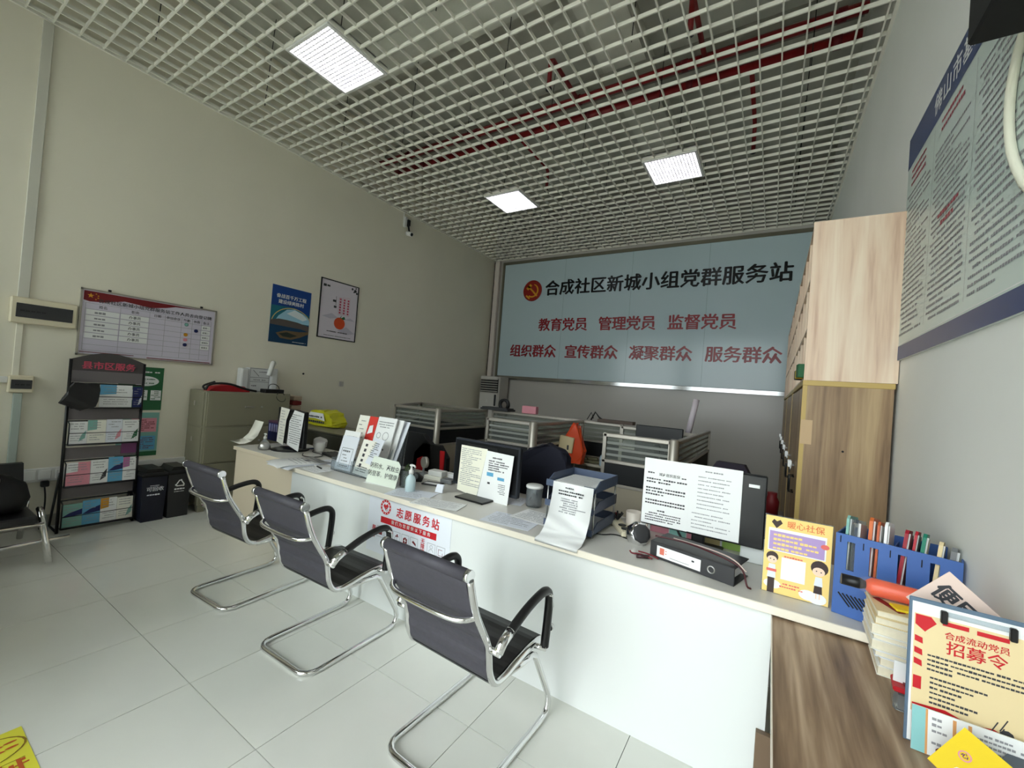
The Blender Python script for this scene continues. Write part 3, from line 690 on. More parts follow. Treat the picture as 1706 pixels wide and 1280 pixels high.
# filing cabinet and what lies on it
fc = thing('filing_cabinet', 'olive beige steel filing cabinet against the left wall', 'cabinet', (-5.295, 1.98, 0))
MB().box(0, 0, .07, .39, .88, 1.245, .006).done('body', M_beigecab, fc)
MB().box(.01, .02, 0, .07, .08, .07).done('leg', M_beigecab, fc); MB().box(.32, .01, 0, .385, .07, .07).done('leg', M_beigecab, fc); MB().box(.32, .8, 0, .385, .86, .07).done('leg', M_beigecab, fc); MB().box(.01, .8, 0, .07, .86, .07).done('leg', M_beigecab, fc)
for z0, z1 in ((.10, .49), (.50, .865), (.885, 1.23)):
    d = MB().box(.39, .015, z0, .402, .865, z1, .003).done('drawer', M_beigecab, fc)
    MB().obox((.408, .42, (z0 + z1) / 2 + .03), (.012, .1, .02), bev=.004).done('handle', M_alu, d); MB().obox((.406, .55, (z0 + z1) / 2 + .03), (.008, .02, .02), bev=.003).done('lock', M_steel, d)
    MB().box(.05, -.008, z0, .36, .0, z1, .002).done('side_panel', M_beigecab, fc)
    MB().obox((.17, -.012, (z0 + z1) / 2 + .05), (.025, .01, .05), bev=.004).done('handle', M_alu, fc)
b = MB(); b.prism([(0, 0), (.06, .05), (.2, .075), (.34, .06), (.4, .02), (.4, 0)], 0, .14)
one(b, 'red_cloth', mat('cloth_red', (168, 28, 36), .8), 'folded red cloth on the left end of the filing cabinet', 'cloth', (-4.98, 2.03, 1.245), LW)
b = MB(); b.tube(smooth([(0, 0, .01), (.02, -.02, .075), (.2, -.02, .09), (.38, -.02, .03), (.5, 0, .012)]), .012, 7); b.tube(smooth([(0, 0, .01), (-.03, .02, .05), (.1, .05, .095)]), .01, 7)
one(b, 'black_strap', M_black, 'black strap lying over the red cloth on the filing cabinet', 'strap', (-4.96, 1.99, 1.248), LW)
pk = thing('wrapped_parcel', 'white plastic wrapped parcel on the right end of the filing cabinet', 'parcel', (-5.2, 2.42, 1.245), LW)
b = MB(); b.box(.0, -.02, 0, .09, .09, .27, .02, 2); b.box(.09, -.01, 0, .33, .09, .28, .01, 2); b.box(.33, -.03, 0, .42, .09, .29, .02, 2); b.done('parcel_body', mat('wrap_white', (214, 216, 216), .25, bump=.4, nscale=20), pk)
MB().tube(smooth([(.31, -.02, .2), (.33, -.03, .3), (.36, 0, .37), (.38, .01, .34)]), .028, 8).done('knot', M_plastic, pk)
g = MB(); g.mx = Matrix.Translation((0, -.0125, 0))
for q in ((.1, .005, .32, .009), (.1, .115, .32, .12), (.1, .165, .32, .17), (.1, .27, .32, .275), (.1, .005, .104, .275), (.315, .005, .32, .275)): g.rect(*q)
g.poly([(.13, 0, .25), (.2, 0, .18), (.205, 0, .185), (.135, 0, .255)]); dashes(g, .2, .3, .235, .016, 0); dashes(g, .14, .3, .14, .016, 0); dashes(g, .12, .2, .07, .02, 0); flat(g, 'print', M_grey, pk)
rt = thing('router', 'small black router box with looped cable on the filing cabinet', 'router', (-5.0, 2.58, 1.245), LW)
MB().box(0, -.06, 0, .22, .06, .045, .006).done('router_body', M_black, rt)
MB().tube(smooth([(.05, -.02, .045), (.06, -.02, .1), (.12, -.02, .11), (.17, -.02, .08), (.18, -.02, .045)]), .004, 6).done('aerial_cable', M_wire, rt)
MB().tube(smooth([(.16, -.06, .02), (.2, -.1, -.0), (.22, -.106, -.08), (.16, -.106, -.1), (.1, -.106, -.05), (.12, -.1, 0), (.14, -.07, .01)]), .004, 6).done('cord', M_wire, rt)
t = thing('folded_flags', 'stack of folded dark red flags standing behind the filing cabinet', 'flags', (-5.2, 2.955, .867))
for k in range(6): MB().obox((.1, .06, .03 + k * .058), (.2 - k * .006, .12, .052), (0, 0, (k % 3 - 1) * .12), .008).done('folded_flag', M_dred if k % 2 == 0 else mat('flag_pale', (190, 170, 150), .8), t)

# low cabinet by the wall behind the counter and the yellow bag on it
lc = thing('low_cabinet', 'low olive grey cabinet along the left wall behind the counter', 'cabinet', (-5.29, 2.93, 0))
MB().box(0, 0, .05, 1.35, .5, .85, .006).done('body', mat('low_cab', (92, 92, 82), .5), lc); MB().box(-.005, -.01, .85, 1.36, .51, .865, .003).done('top', M_beigecab, lc); MB().box(.02, .02, 0, 1.33, .48, .05).done('plinth', M_black, lc)
for x in (.03, .69): MB().box(x, -.012, .08, x + .63, 0, .83, .003).done('door', mat('low_cab', (92, 92, 82)), lc)
b = MB(); b.prism([(0, 0), (.5, 0), (.52, .07), (.42, .17), (.3, .2), (.1, .18), (.02, .1)], 0, .2)
bmesh.ops.subdivide_edges(b.bm, edges=b.bm.edges[:], cuts=2, use_grid_fill=True); rr = random.Random(5)
for v in b.bm.verts: v.co += Vector((rr.uniform(-.015, .015), rr.uniform(-.015, .015), rr.uniform(0, .018)))
yb = thing('yellow_bag', 'yellow and white printed plastic bag on the low cabinet', 'bag', (-4.95, 3.12, .868)); b.done('bag_body', mat('bag_yellow', (204, 200, 40), .4), yb)
g = MB(); g.mx = Matrix.Translation((0, -.02, 0)); g.poly([(.02, 0, .09), (.2, 0, .1), (.4, 0, .08), (.36, 0, .17), (.1, 0, .17)]); flat(g, 'print', M_paper, yb)
g = MB(); g.mx = Matrix.Translation((0, -.022, 0)); dashes(g, .05, .38, .12, .03, 0); dashes(g, .08, .42, .06, .04, 0); flat(g, 'lettering', M_ink, yb)

# waiting bench with chrome frame and black bag, far left
bn = thing('waiting_bench', 'low black waiting bench with chrome frame at the left edge', 'bench', (-4.62, -.5, 0))
MB().box(-.35, 0, .28, .22, 1.3, .335, .012).done('seat', M_leather, bn)
MB().prism([(-.35, .335), (-.28, .335), (-.38, .62), (-.44, .62)], 0, 1.3).done('backrest', M_leather, bn)
for y in (.02, 1.32):
    MB().tube([(.1, y, .36), (.15, y, .345), (.32, y + .03, .012)], .02, 10).done('leg', M_chrome, bn); MB().tube([(-.3, y, .34), (-.42, y, .012)], .018, 10).done('leg', M_chrome, bn)
c = MB(); c.tube([(.2, -.1, .27), (.2, 1.33, .27)], .014, 8); c.tube([(-.1, -.1, .15), (.22, .7, .13), (.24, 1.46, .16)], .014, 8); c.done('rail', M_chrome, bn)
b = MB(); b.lathe([(.05, 0), (.15, .02), (.17, .1), (.14, .2), (.06, .27), (.02, .28)], n=14)
rr = random.Random(9)
for v in b.bm.verts: v.co.x *= .8; v.co += Vector((rr.uniform(-.012, .012), rr.uniform(-.012, .012), rr.uniform(-.006, .006)))
bb = thing('black_backpack', 'black backpack slumped on the waiting bench', 'bag', (-4.62, .62, .337)); b.done('bag_body', mat('nylon', (18, 18, 20), .6), bb)
MB().tube(smooth([(.08, -.1, .05), (.16, -.05, .16), (.1, 0, .25), (.02, 0, .27)]), .014, 6, flat=.4).done('strap', M_grey, bb)

# floor sticker at the lower left
fs = thing('floor_sticker', 'yellow footprint sticker on the floor at the lower left', 'sticker', (-2.475, -.35, .0005), (-PI / 2, 0, PI / 2))
MB().box(0, -.0015, -.62, .805, 0, 0).done('sheet', mat('sticker_yellow', (232, 226, 70), .4), fs)
g = MB(); g.mx = Matrix.Translation((0, -.0025, 0)); g.ring(.648, -.1, .150, .157, k=.58); g.rect(.3, -.202, .785, -.199); flat(g, 'print', mat('sticker_brown', (140, 110, 30), .5), fs)
g = MB(); g.mx = Matrix.Translation((0, -.0025, 0))
for z in (-.085, -.118): g.disc(.66, z - .0, .09, 0, 16, .012); g.disc(.765, z + .006, .018, 0, 12, .006)
for x, a, b in ((.78, -.22, -.205), (.77, -.28, -.2), (.75, -.25, -.22), (.725, -.3, -.2), (.69, -.27, -.21), (.66, -.3, -.2), (.64, -.31, -.2)): g.rect(x - .008, a, x + .004, b)
g.rect(.755, -.24, .79, -.232); g.rect(.63, -.225, .7, -.217); flat(g, 'print', mat('sticker_red', (196, 92, 40), .5), fs)

# ------------------------------------------------------------------ back wall sign and the office behind
sg = thing('wall_sign', 'large blue grey glass sign with black and red characters on the back wall', 'sign', (-5.0, YB - .005, 1.79))
SW, SH = 5.5, 2.36
MB().box(0, -.03, 0, SW, 0, SH).done('glass_board', M_sign, sg)
b = MB(); b.box(-.02, -.05, -.075, SW, -.004, -.003, .004); b.done('bottom_rail', mat('mirror_steel', (150, 150, 150), .1, 1), sg)
b = MB(); b.box(-.05, -.045, -.075, -.004, -.002, SH + .05); b.box(-.05, -.04, SH + .003, SW, -.002, SH + .06); b.done('frame', mat('sign_frame', (116, 112, 96), .4, .4), sg)
b = MB()
for x in (1.42, 2.74, 4.0): b.rect(x, .0, x + .004, SH, -.0306)
flat(b, 'seam', mat('seam', (112, 134, 142), .4), sg)
ym = -.034
c = MB(); c.lathe([(.215, 0), (.215, .012), (.2, .016)], n=36); e = c.done('emblem', mat('emblem_red', (142, 26, 20), .3), sg); e.location = (.715, -.031, 1.77); e.rotation_euler = (PI / 2, 0, 0); e.scale = (1, 1.0, 1)
g = MB(); g.mx = Matrix.Translation((.715, -.049, 1.77))
a0, a1 = math.radians(-125), math.radians(75); N = 22; P = []
for i in range(N + 1):
    a = a0 + (a1 - a0) * i / N; w = .034 * math.sin(PI * min(1, (N - i) / N + .05)) ** .6 if i > N * .4 else .03
    P.append(((.128 - w / 2) * math.cos(a), (.128 - w / 2) * math.sin(a), (.128 + w / 2) * math.cos(a), (.128 + w / 2) * math.sin(a)))
for p, q in zip(P, P[1:]): g.poly([(p[0], 0, p[1]), (p[2], 0, p[3]), (q[2], 0, q[3]), (q[0], 0, q[1])])
g.obox((-.095, 0, -.13), (.11, .001, .035), (0, math.radians(38), 0))
g.obox((.01, 0, -.01), (.3, .001, .034), (0, math.radians(45), 0)); g.obox((-.075, 0, .075), (.13, .001, .062), (0, math.radians(-45), 0))
flat(g, 'emblem_motif', M_gold, e); sg_e = e.children[0]; sg_e.parent = sg
M_signk = mat('sign_black', (16, 17, 20), .25); M_signr = mat('sign_red', (140, 22, 34), .3)
T(sg, '合成社区新城小组党群服务站', 1.005, 1.775, .318, M_signk, y=-.033, align='LEFT', bold=.026, space=1.013, extrude=.006)
def fit(s, x0, x1, z, size, m): T(sg, s, (x0 + x1) / 2 + 5.0, z - 1.79, size, m, y=-.033, bold=.026, space=(x1 - x0) / (len(s) * size) * 1.0, extrude=.004)
for s, x0, x1 in (('教育党员', -4.08, -3.04), ('管理党员', -2.81, -1.79), ('监督党员', -1.58, -.545)): fit(s, x0, x1, 2.835, .268, M_signr)
for s, x0, x1 in (('组织群众', -4.72, -3.65), ('宣传群众', -3.46, -2.42), ('凝聚群众', -2.2, -1.17), ('服务群众', -.96, .085)): fit(s, x0, x1, 2.305, .268, M_signr)

ac = thing('air_conditioner', 'tall standing air conditioner in the back left corner', 'air conditioner', (-5.17, 7.0, 0))
MB().box(0, .02, 0, .49, .36, 1.75, .015).done('body', mat('ac_body', (178, 174, 168), .5), ac)
MB().box(.03, -.005, .02, .46, .02, 1.4, .006).done('front_panel', mat('ac_front', (206, 203, 198), .4), ac)
MB().box(.03, .005, 1.42, .46, .025, 1.71).done('outlet', M_blackm, ac)
for k in range(6): MB().obox((.245, 0, 1.445 + k * .048), (.42, .03, .012), (.5, 0, 0)).done('slat', mat('ac_body', (178, 174, 168)), ac)
MB().box(.03, -.006, 1.69, .46, .02, 1.74, .004).done('top_trim', mat('ac_front', (206, 203, 198)), ac)
MB().box(.395, -.011, 1.15, .445, -.004, 1.38, .003).done('control_strip', M_dgrey, ac)
g = MB(); g.mx = Matrix.Translation((0, -.0065, 0)); g.poly([(.21, 0, 1.24), (.225, 0, 1.28), (.23, 0, 1.24)]); dashes(g, .19, .26, 1.22, .015, 0); flat(g, 'print', M_plastic, ac)

def partition(lab, wings, name='desk_partition'):
    t = thing(name, lab, 'partition', (0, 0, 0))
    for (x0, y0, x1, y1) in wings:
        L = math.hypot(x1 - x0, y1 - y0); a = math.atan2(y1 - y0, x1 - x0)
        M = Matrix.Translation((x0, y0, 0)) @ Matrix.Rotation(a, 4, 'Z')
        r = MB(); r.mx = M; w = .022
        r.box(0, -w, 1.165, L, w, 1.2, .006); r.box(0, -w, .95, L, w, .978, .005); r.box(0, -w, .76, L, w, .785, .004)
        r.box(0, -w, 0, .028, w, 1.2); r.box(L - .028, -w, 0, L, w, 1.2); r.done('frame', M_alu, t)
        g = MB(); g.mx = M; g.box(.028, -.003, .978, L - .028, .003, 1.165); gl = g.done('pane', M_pane, t)
        g = MB(); g.mx = M
        for k in range(3): z = 1.01 + k * .05; g.box(.028, -.0036, z, L - .028, .0036, z + .02)
        g.done('frosted_stripe', mat('frost', (150, 152, 146), .5, alpha=.75), t)
        g = MB(); g.mx = M; g.box(.028, -.012, .785, L - .028, .012, .95); g.done('fabric_panel', mat('panel_dark', (20, 22, 25), .7), t)
        g = MB(); g.mx = M; g.box(.028, -.014, .02, L - .028, .014, .76); g.done('lower_panel', mat('panel_beige', (168, 158, 140), .6), t)
    return t
def post(t, x, y):
    MB().lathe([(.036, 0), (.036, 1.2), (.025, 1.212)], (x, y, 0), 14).done('post', M_alu, t)
pA = partition('glass topped desk partition at the back left, before the air conditioner', [(-4.12, 3.80, -3.38, 3.80), (-3.38, 3.80, -3.38, 4.80), (-4.12, 3.86, -4.7, 4.84), (-4.7, 4.84, -3.38, 4.80)]); post(pA, -3.375, 3.79)
pB = partition('glass topped desk partition in the middle, with an orange bag behind it', [(-2.5, 3.58, -1.96, 3.58), (-1.95, 3.6, -1.95, 4.82), (-3.3, 4.83, -1.45, 4.83)]); post(pB, -1.95, 3.575)
pC = partition('glass topped desk partition on the right, behind the right monitor', [(-1.2, 3.47, -.64, 3.47), (-.62, 3.49, -.62, 5.5), (-1.4, 4.6, -.62, 4.6)]); post(pC, -.63, 3.465)
def desk(lab, x0, y0, x1, y1):
    t = thing('work_desk', lab, 'desk', (x0, y0, 0))
    MB().box(0, 0, .725, x1 - x0, y1 - y0, .75, .004).done('desktop', mat('desk_top', (176, 170, 156), .45), t)
    for x in (.03, x1 - x0 - .05): MB().box(x, .03, 0, x + .02, y1 - y0 - .03, .725).done('leg', M_alu, t)
    return t
desk('desk between the middle and right partitions, below the orange bag', -1.9, 4.4, -1.25, 4.8)
desk('desk behind the middle partition glass, with papers', -3.3, 4.25, -2.0, 4.8); desk('desk inside the right partition, with a dark monitor', -1.17, 3.95, -.66, 4.55)
desk('desk inside the left partition', -4.2, 4.2, -3.42, 4.76)
# things on and over the partitions
ob = thing('orange_bag', 'orange plastic bag with cream box hanging in the middle cubicle', 'bag', (-1.8, 4.25, .76))
b = MB(); b.prism([(-.13, 0), (.11, 0), (.13, .15), (.05, .38), (.0, .44), (-.06, .36), (-.12, .2)], -.05, .06)
bmesh.ops.subdivide_edges(b.bm, edges=b.bm.edges[:], cuts=2, use_grid_fill=True); rr = random.Random(2)
for v in b.bm.verts: v.co += Vector((rr.uniform(-.012, .012), rr.uniform(-.012, .012), rr.uniform(-.008, .008)))
b.done('bag_body', mat('bag_orange', (212, 70, 24), .4), ob); MB().obox((-.06, -.065, .2), (.16, .05, .17), (0, .1, .1), .006).done('cream_box', mat('bag_cream', (222, 204, 160), .5), ob)
MB().obox((-.03, -.094, .17), (.02, .003, .05)).done('print', M_ink, ob)
def pump(name, lab, loc, sc=1, body=M_plastic, bottom=None):
    t = thing(name, lab, 'bottle', loc); s = sc
    MB().lathe([(.03 * s, 0), (.034 * s, .006 * s), (.034 * s, .075 * s), (.028 * s, .095 * s), (.013 * s, .112 * s), (.013 * s, .118 * s)], n=20).done('bottle_body', body, t)
    b = MB(); b.lathe([(.016 * s, .116 * s), (.016 * s, .14 * s), (.008 * s, .145 * s), (.006 * s, .165 * s), (.014 * s, .17 * s), (.014 * s, .178 * s), (.004 * s, .181 * s)], n=16)
    b.tube([(0, 0, .174 * s), (.03 * s, -.006 * s, .176 * s), (.042 * s, -.008 * s, .166 * s)], .006 * s, 8); b.done('pump_head', M_plastic, t); return t
pump('sanitizer_bottle', 'small pump bottle on the desk under the orange bag', (-1.52, 4.42, .75), 1.15, mat('bottle_pale', (170, 190, 200), .3))
b = MB(); b.box(0, 0, 0, .2, .14, .03, .01); b.box(.05, .02, .03, .17, .12, .06, .012)
one(b, 'cloth_pile', mat('pile_olive', (110, 106, 80), .8), 'crumpled olive bundle on the desk under the orange bag', 'bundle', (-1.76, 4.42, .752), .3)
one(MB().tube([(0, 0, 0), (.055, .02, .36)], .03, 14), 'paper_roll', mat('roll', (206, 196, 204), .5), 'pale rolled paper tube standing up behind the right partition', 'paper roll', (-.72, 4.68, 1.19))
def monitor(lab, loc, rot, w, h, base, m=M_mon, zb=.08, disc_base=False, fwd=False):
    t = thing('monitor', lab, 'monitor', loc, rot)
    MB().box(-w / 2, -.02, zb, w / 2, .018, zb + h, .006).done('casing', m, t)
    MB().box(-w / 2 + .012, -.0215, zb + .022, w / 2 - .012, -.019, zb + h - .012).done('screen', M_screen, t)
    MB().box(-.03, .0, .01, .03, .05, zb + h * .4, .006).done('stand', M_black, t)
    if disc_base: MB().lathe([(base, 0), (base, .008), (base * .8, .014)], (0, .0, 0), 24).done('base', M_black, t)
    elif fwd: MB().box(-base, -.17, 0, base, .06, .012, .005).done('base', M_black, t)
    else: MB().box(-base, -.03, 0, base, .15, .012, .005).done('base', M_black, t)
    return t
monitor('dark monitor on the desk inside the right partition', (-.93, 4.3, .75), PI, .45, .3, .1, M_mon, .2)
one(MB().lathe([(.085, -.02), (.085, .02), (.05, .02), (.05, -.02), (.085, -.02)], n=20, cap=False), 'tape_roll', M_black, 'black ring of tape standing on the rear partition', 'tape', (-3.13, 4.85, 1.287), (PI / 2, 0, 0))
one(MB().box(-.1, -.05, 0, .1, .05, .1, .006), 'pink_box', M_pink, 'pink box standing on the rear partition top', 'box', (-2.72, 4.86, 1.203), .15)
b = MB(); b.box(0, 0, 0, .45, .2, .025); b.box(.02, .01, .025, .43, .19, .04)
one(b, 'folder_pile', M_dgrey, 'flat dark folders on the rear partition left of the pink box', 'folders', (-3.45, 4.74, 1.203))
b = MB(); b.tube([(0, 0, 0), (.05, 0, .09), (.08, 0, .02)], .006, 6); b.tube([(.05, 0, .0), (.1, 0, .1), (.15, 0, .04), (.22, 0, .0)], .01, 6)
one(b, 'desk_lamp', M_black, 'small black folded lamp on the rear partition above the orange bag', 'lamp', (-1.9, 4.83, 1.213))
one(MB().box(0, 0, 0, .42, .12, .035), 'long_box', mat('box_brown', (92, 78, 70), .7), 'long flat brown box on the rear partition, right of the orange bag', 'box', (-1.75, 4.78, 1.203))
for k, (x, y, w, m, lab) in enumerate(((-2.45, 3.95, .3, M_paper, 'white paper pile behind the middle partition glass'), (-2.2, 4.35, .22, M_pink, 'pink folder behind the middle partition glass'),
                                       (-3.9, 4.3, .3, M_paper, 'white paper pile behind the left partition glass'), (-1.12, 4.0, .2, M_paper, 'white paper pile behind the right partition glass'))):
    z = .752 if k else .752
    b = MB(); b.box(0, 0, 0, w, .2, .03); b.box(.015, .01, .03, w + .01, .2, .05); b.box(0, .0, .05, w - .02, .19, .075)
    one(b, 'paper_pile', m, lab, 'papers', (x if k else -2.45, y if k else 4.3, z))

def office_chair(lab, x, y, rz, m, top=1.0, w=.23):
    t = thing('office_chair', lab, 'chair', (x, y, 0), rz)
    P = [(-w, .5), (w, .5), (w * 1.04, .75), (w * .95, top - .08), (w * .6, top), (-w * .6, top), (-w * .95, top - .08), (-w * 1.04, .75)]
    MB().prism(P, .2, .26).done('backrest', m, t)
    MB().box(-w, -.24, .42, w, .2, .49, .03, 2).done('seat', m, t)
    MB().tube([(0, .0, .08), (0, 0, .43)], .03, 10).done('stem', M_chrome, t)
    b = MB()
    for k in range(5):
        a = k * 2 * PI / 5; b.tube([(0, 0, .1), (.27 * math.cos(a), .27 * math.sin(a), .06)], .018, 6); b.lathe([(.0, -.025), (.02, -.02), (.025, 0), (.02, .02), (0, .025)], (.27 * math.cos(a), .27 * math.sin(a), .03), 8)
    b.done('star_base', M_black, t)
    for s in (-1, 1): MB().tube(smooth([(s * w, .18, .5), (s * (w + .04), .1, .66), (s * (w + .04), -.12, .66), (s * (w - .02), -.1, .45)]), .018, 7).done('armrest', M_black, t)
    return t
office_chair('black office chair behind the brochure holder', -2.9, 3.12, PI, M_blackm, 1.03, .3)
jc = thing('jacket', 'black jacket with red panels on the chair behind the pump bottle', 'jacket', (-2.6, 2.86, .55))
b = MB(); b.prism([(-.22, 0), (.2, 0), (.19, .3), (.1, .4), (-.1, .4), (-.2, .3)], 0, .05); b.done('jacket_body', M_blackm, jc)
MB().prism([(-.17, .02), (-.07, .02), (-.09, .28), (-.15, .25)], -.012, 0).done('panel', mat('jacket_red', (200, 24, 30), .7), jc)
MB().prism([(.14, .08), (.17, .08), (.17, .36), (.12, .36)], -.012, 0).done('panel', mat('jacket_red', (200, 24, 30)), jc)
office_chair('office chair covered by a navy coat, behind the letter trays', -1.5, 3.1, PI + .1, M_dnavy, 1.0, .24)
b = MB(); b.prism([(-.2, 0), (.26, -.05), (.27, .3), (.2, .47), (.06, .52), (-.1, .46), (-.19, .3)], 0, .09)
bmesh.ops.subdivide_edges(b.bm, edges=b.bm.edges[:], cuts=3, use_grid_fill=True); rr = random.Random(4)
for v in b.bm.verts: v.co += Vector((rr.uniform(-.012, .012), rr.uniform(-.02, .02), rr.uniform(-.008, .008)))
one(b, 'coat', M_dnavy, 'navy coat hung over the office chair behind the letter trays', 'coat', (-1.46, 2.79, .6))
office_chair('black office chair behind the right monitor, only its rounded top showing', -.16, 3.2, PI - .15, mat('chair_plum', (34, 24, 40), .7), 1.15, .13)
one(MB().lathe([(.04, 0), (.045, .1), (.03, .13), (.03, .16)], n=14), 'red_canister', M_dred, 'small red canister with pale lid by the wooden cabinet, behind the right monitor', 'canister', (.04, 3.55, .756))
b = MB(); b.box(-.03, 0, 0, .12, .3, .755, .005)
one(b, 'side_pedestal', mat('ped', (120, 104, 92), .5), 'brown pedestal carrying the red canister beside the wooden cabinet', 'pedestal', (.0, 3.45, 0))

# ------------------------------------------------------------------ right wall: cabinets, regulation board
for k in range(3):
    y0 = 2.965 + k * 1.45; lab = ('nearest', 'middle', 'farthest')[k]
    t = thing('wooden_cupboard', ['tall wooden cupboard nearest the counter, its plain end facing the room', 'middle wooden cupboard of the row along the right wall', 'farthest wooden cupboard of the row, by the back wall sign'][k], 'cupboard', (.149, y0, 0))
    D, Lc, H = .4, 1.445, 1.69
    MB().box(.02, .0, 0, D, .018, H - .03).done('end_panel', M_wcab, t); MB().box(.02, Lc - .018, 0, D, Lc, H - .03).done('end_panel', M_wcab, t)
    MB().box(-.004, -.004, H - .03, D + .004, Lc, H, .002).done('top_board', M_wyel, t); MB().box(D - .01, .018, 0, D, Lc - .018, H - .03).done('back_panel', M_wcab, t)
    MB().box(-.002, -.001, 0, .02, .019, H - .03).done('edge_band', M_wyel, t); MB().box(.03, .018, 0, D - .01, Lc - .018, .06).done('plinth', M_wcab, t)
    for q in range(4):
        d = MB().box(0, .022 + q * .351, .07, .018, .022 + q * .351 + .345, H - .04, .002).done('door', M_wcab, t)
        hy = .022 + q * .351 + (.31 if q % 2 == 0 else .035)
        b = MB(); b.tube([(0, hy, .98), (-.025, hy, .98), (-.025, hy, 1.08), (0, hy, 1.08)], .006, 6); b.done('handle', M_black, d)
        b = MB(); b.lathe([(.012, 0), (.012, .006)], (0, 0, 0), 10); b.box(-.03, -.002, -.01, -.01, .002, .03); b.tube([(-.012, hy * 0, .0), (-.02, .01, -.05)], .004, 5); kk = b.done('key', M_steel, d); kk.location = (-.008, hy, 1.15)
    if k == 0:
        MB().box(.0, -.0025, 1.32, .055, -.001, 1.46).done('paper_patch', mat('patch', (196, 166, 128), .6), t); o = MB().lathe([(.006, 0), (.006, .002)], (0, 0, 0), 8).done('screw_hole', M_blackm, t); o.location = (.2, -.0005, 1.3); o.rotation_euler = (PI / 2, 0, 0)
    u = thing('open_shelf', ['pale wooden shelf unit on top of the nearest cupboard, its end facing the room', 'middle pale shelf unit on top of the cupboards', 'farthest pale shelf unit on top of the cupboards'][k], 'shelf', (.149, y0, H + .001))
    UH = .93
    MB().box(0, 0, 0, .412, .018, UH).done('end_panel', M_wend, u); MB().box(0, Lc - .018, 0, .412, Lc, UH).done('end_panel', M_wend, u)
    MB().box(.4, .018, .0, .412, Lc - .018, UH).done('back_panel', M_wend, u)
    for z in (0, .3, .6, UH - .018): MB().box(.004, .018, z, .4, Lc - .018, z + .018).done('shelf_board', M_wend, u)
    for q in (1, 2, 3): MB().box(.004, q * Lc / 4 - .008, .018, .4, q * Lc / 4 + .008, UH - .018).done('divider', M_wend, u)
bo = [(3.02, M_green, .08, 'dark green booklet on the lowest shelf of the nearest shelf unit'), (3.12, M_yellow, .05, 'yellow booklet on the lowest shelf of the nearest shelf unit'), (3.25, M_black, .06, 'black booklet on the lowest shelf of the nearest shelf unit')]
for y, m, h, lab in bo: one(MB().box(0, 0, 0, .2, .07, h, .003), 'booklet', m, lab, 'booklet', (.12, y, 1.71), .1)

rb = thing('regulation_board', 'large pale regulation board with navy header on the right wall', 'notice board', (XR - .001, 2.99, 1.815), -PI / 2)
RWd, RH = 2.1, 1.2
MB().box(0, -.012, 0, RWd, 0, RH, .002).done('panel', mat('reg_board', (206, 220, 214), .3), rb)
g = MB(); g.mx = Matrix.Translation((0, -.0132, 0)); g.rect(.0, RH - .17, RWd, RH); g.rect(0, 0, RWd, .075); flat(g, 'band', mat('reg_navy', (32, 58, 110), .35), rb)
g = MB(); g.mx = Matrix.Translation((0, -.0135, 0)); g.rect(0, .082, RWd, .086); flat(g, 'ruling', M_paper, rb)
T(rb, '佛山市基层社区服务', .42, RH - .09, .105, M_paper, y=-.014, align='LEFT', space=1.12, bold=.02)
cols = [(.03, .42), (.48, .88), (.94, 1.36), (1.42, 2.05)]
g = MB(); g.mx = Matrix.Translation((0, -.0135, 0)); g2 = MB(); g2.mx = Matrix.Translation((0, -.0136, 0))
for k, (a, b) in enumerate(cols):
    para(g, a, b, .88 if k < 2 else .95, .12, 28, .017, 40 + k, 0)
    if k: g.rect(a - .032, .12, a - .03, 1.0)
flat(g, 'small_print', M_inkl, rb)
for k, (a, b) in enumerate(cols[:2]):
    for i in range(3 if k == 0 else 2): dashes(g2, a + .06, b - .05, .985 - i * .035, .024, 0, .9, 77 + k + i)
dashes(g2, .56, .8, .56, .03, 0, 1, 5); dashes(g2, .6, .75, .52, .03, 0, 1, 6)
flat(g2, 'lettering', mat('heading_red', (170, 70, 84), .5), rb)
sp = thing('wall_speaker', 'black box speaker high on the right wall above the regulation board', 'speaker', (.375, 1.2, 2.48))
MB().box(0, 0, 0, .185, .3, .55, .006).done('cabinet', M_blackm, sp); MB().box(.01, -.006, .01, .178, 0, .54, .002).done('grille', mat('grille', (26, 26, 26), .9), sp)
one(MB().tube(smooth([(.55, 1.62, 2.75), (.545, 1.735, 2.62), (.54, 1.77, 2.5), (.54, 1.765, 2.37), (.54, 1.72, 2.25), (.54, 1.6, 2.1), (.55, 1.4, 2.05)], 2), .012, 8), 'cable', mat('cable_cream', (236, 234, 214), .5), 'cream cable hanging in a loop on the regulation board', 'cable')

# wooden side table at the right
tb = thing('wooden_table', 'brown wood side table against the right wall, its left edge by the counter', 'table', (.045, .35, 0))
TW, TL, TZ = .515, 1.594, .715
MB().box(.003, 0, TZ - .025, TW, TL - .001, TZ).done('tabletop', M_wtop, tb); MB().box(0, 0, TZ - .0255, .0032, TL - .001, TZ + .0005).done('edge_band', mat('band_white', (238, 226, 210), .4), tb)
for x, y in ((.03, .04), (TW - .06, .04), (TW - .06, TL - .08), (.03, TL - .08)): MB().box(x, y, .0, x + .04, y + .04, TZ - .025).done('leg', mat('table_brown', (116, 96, 76), .5), tb)
b = MB(); b.box(.02, 1.915, 0, .3, 1.9435, .268, .002)
one(b, 'wood_board', mat('table_brown', (116, 96, 76)), 'small brown board leaning on the counter front under the wooden table', 'board')

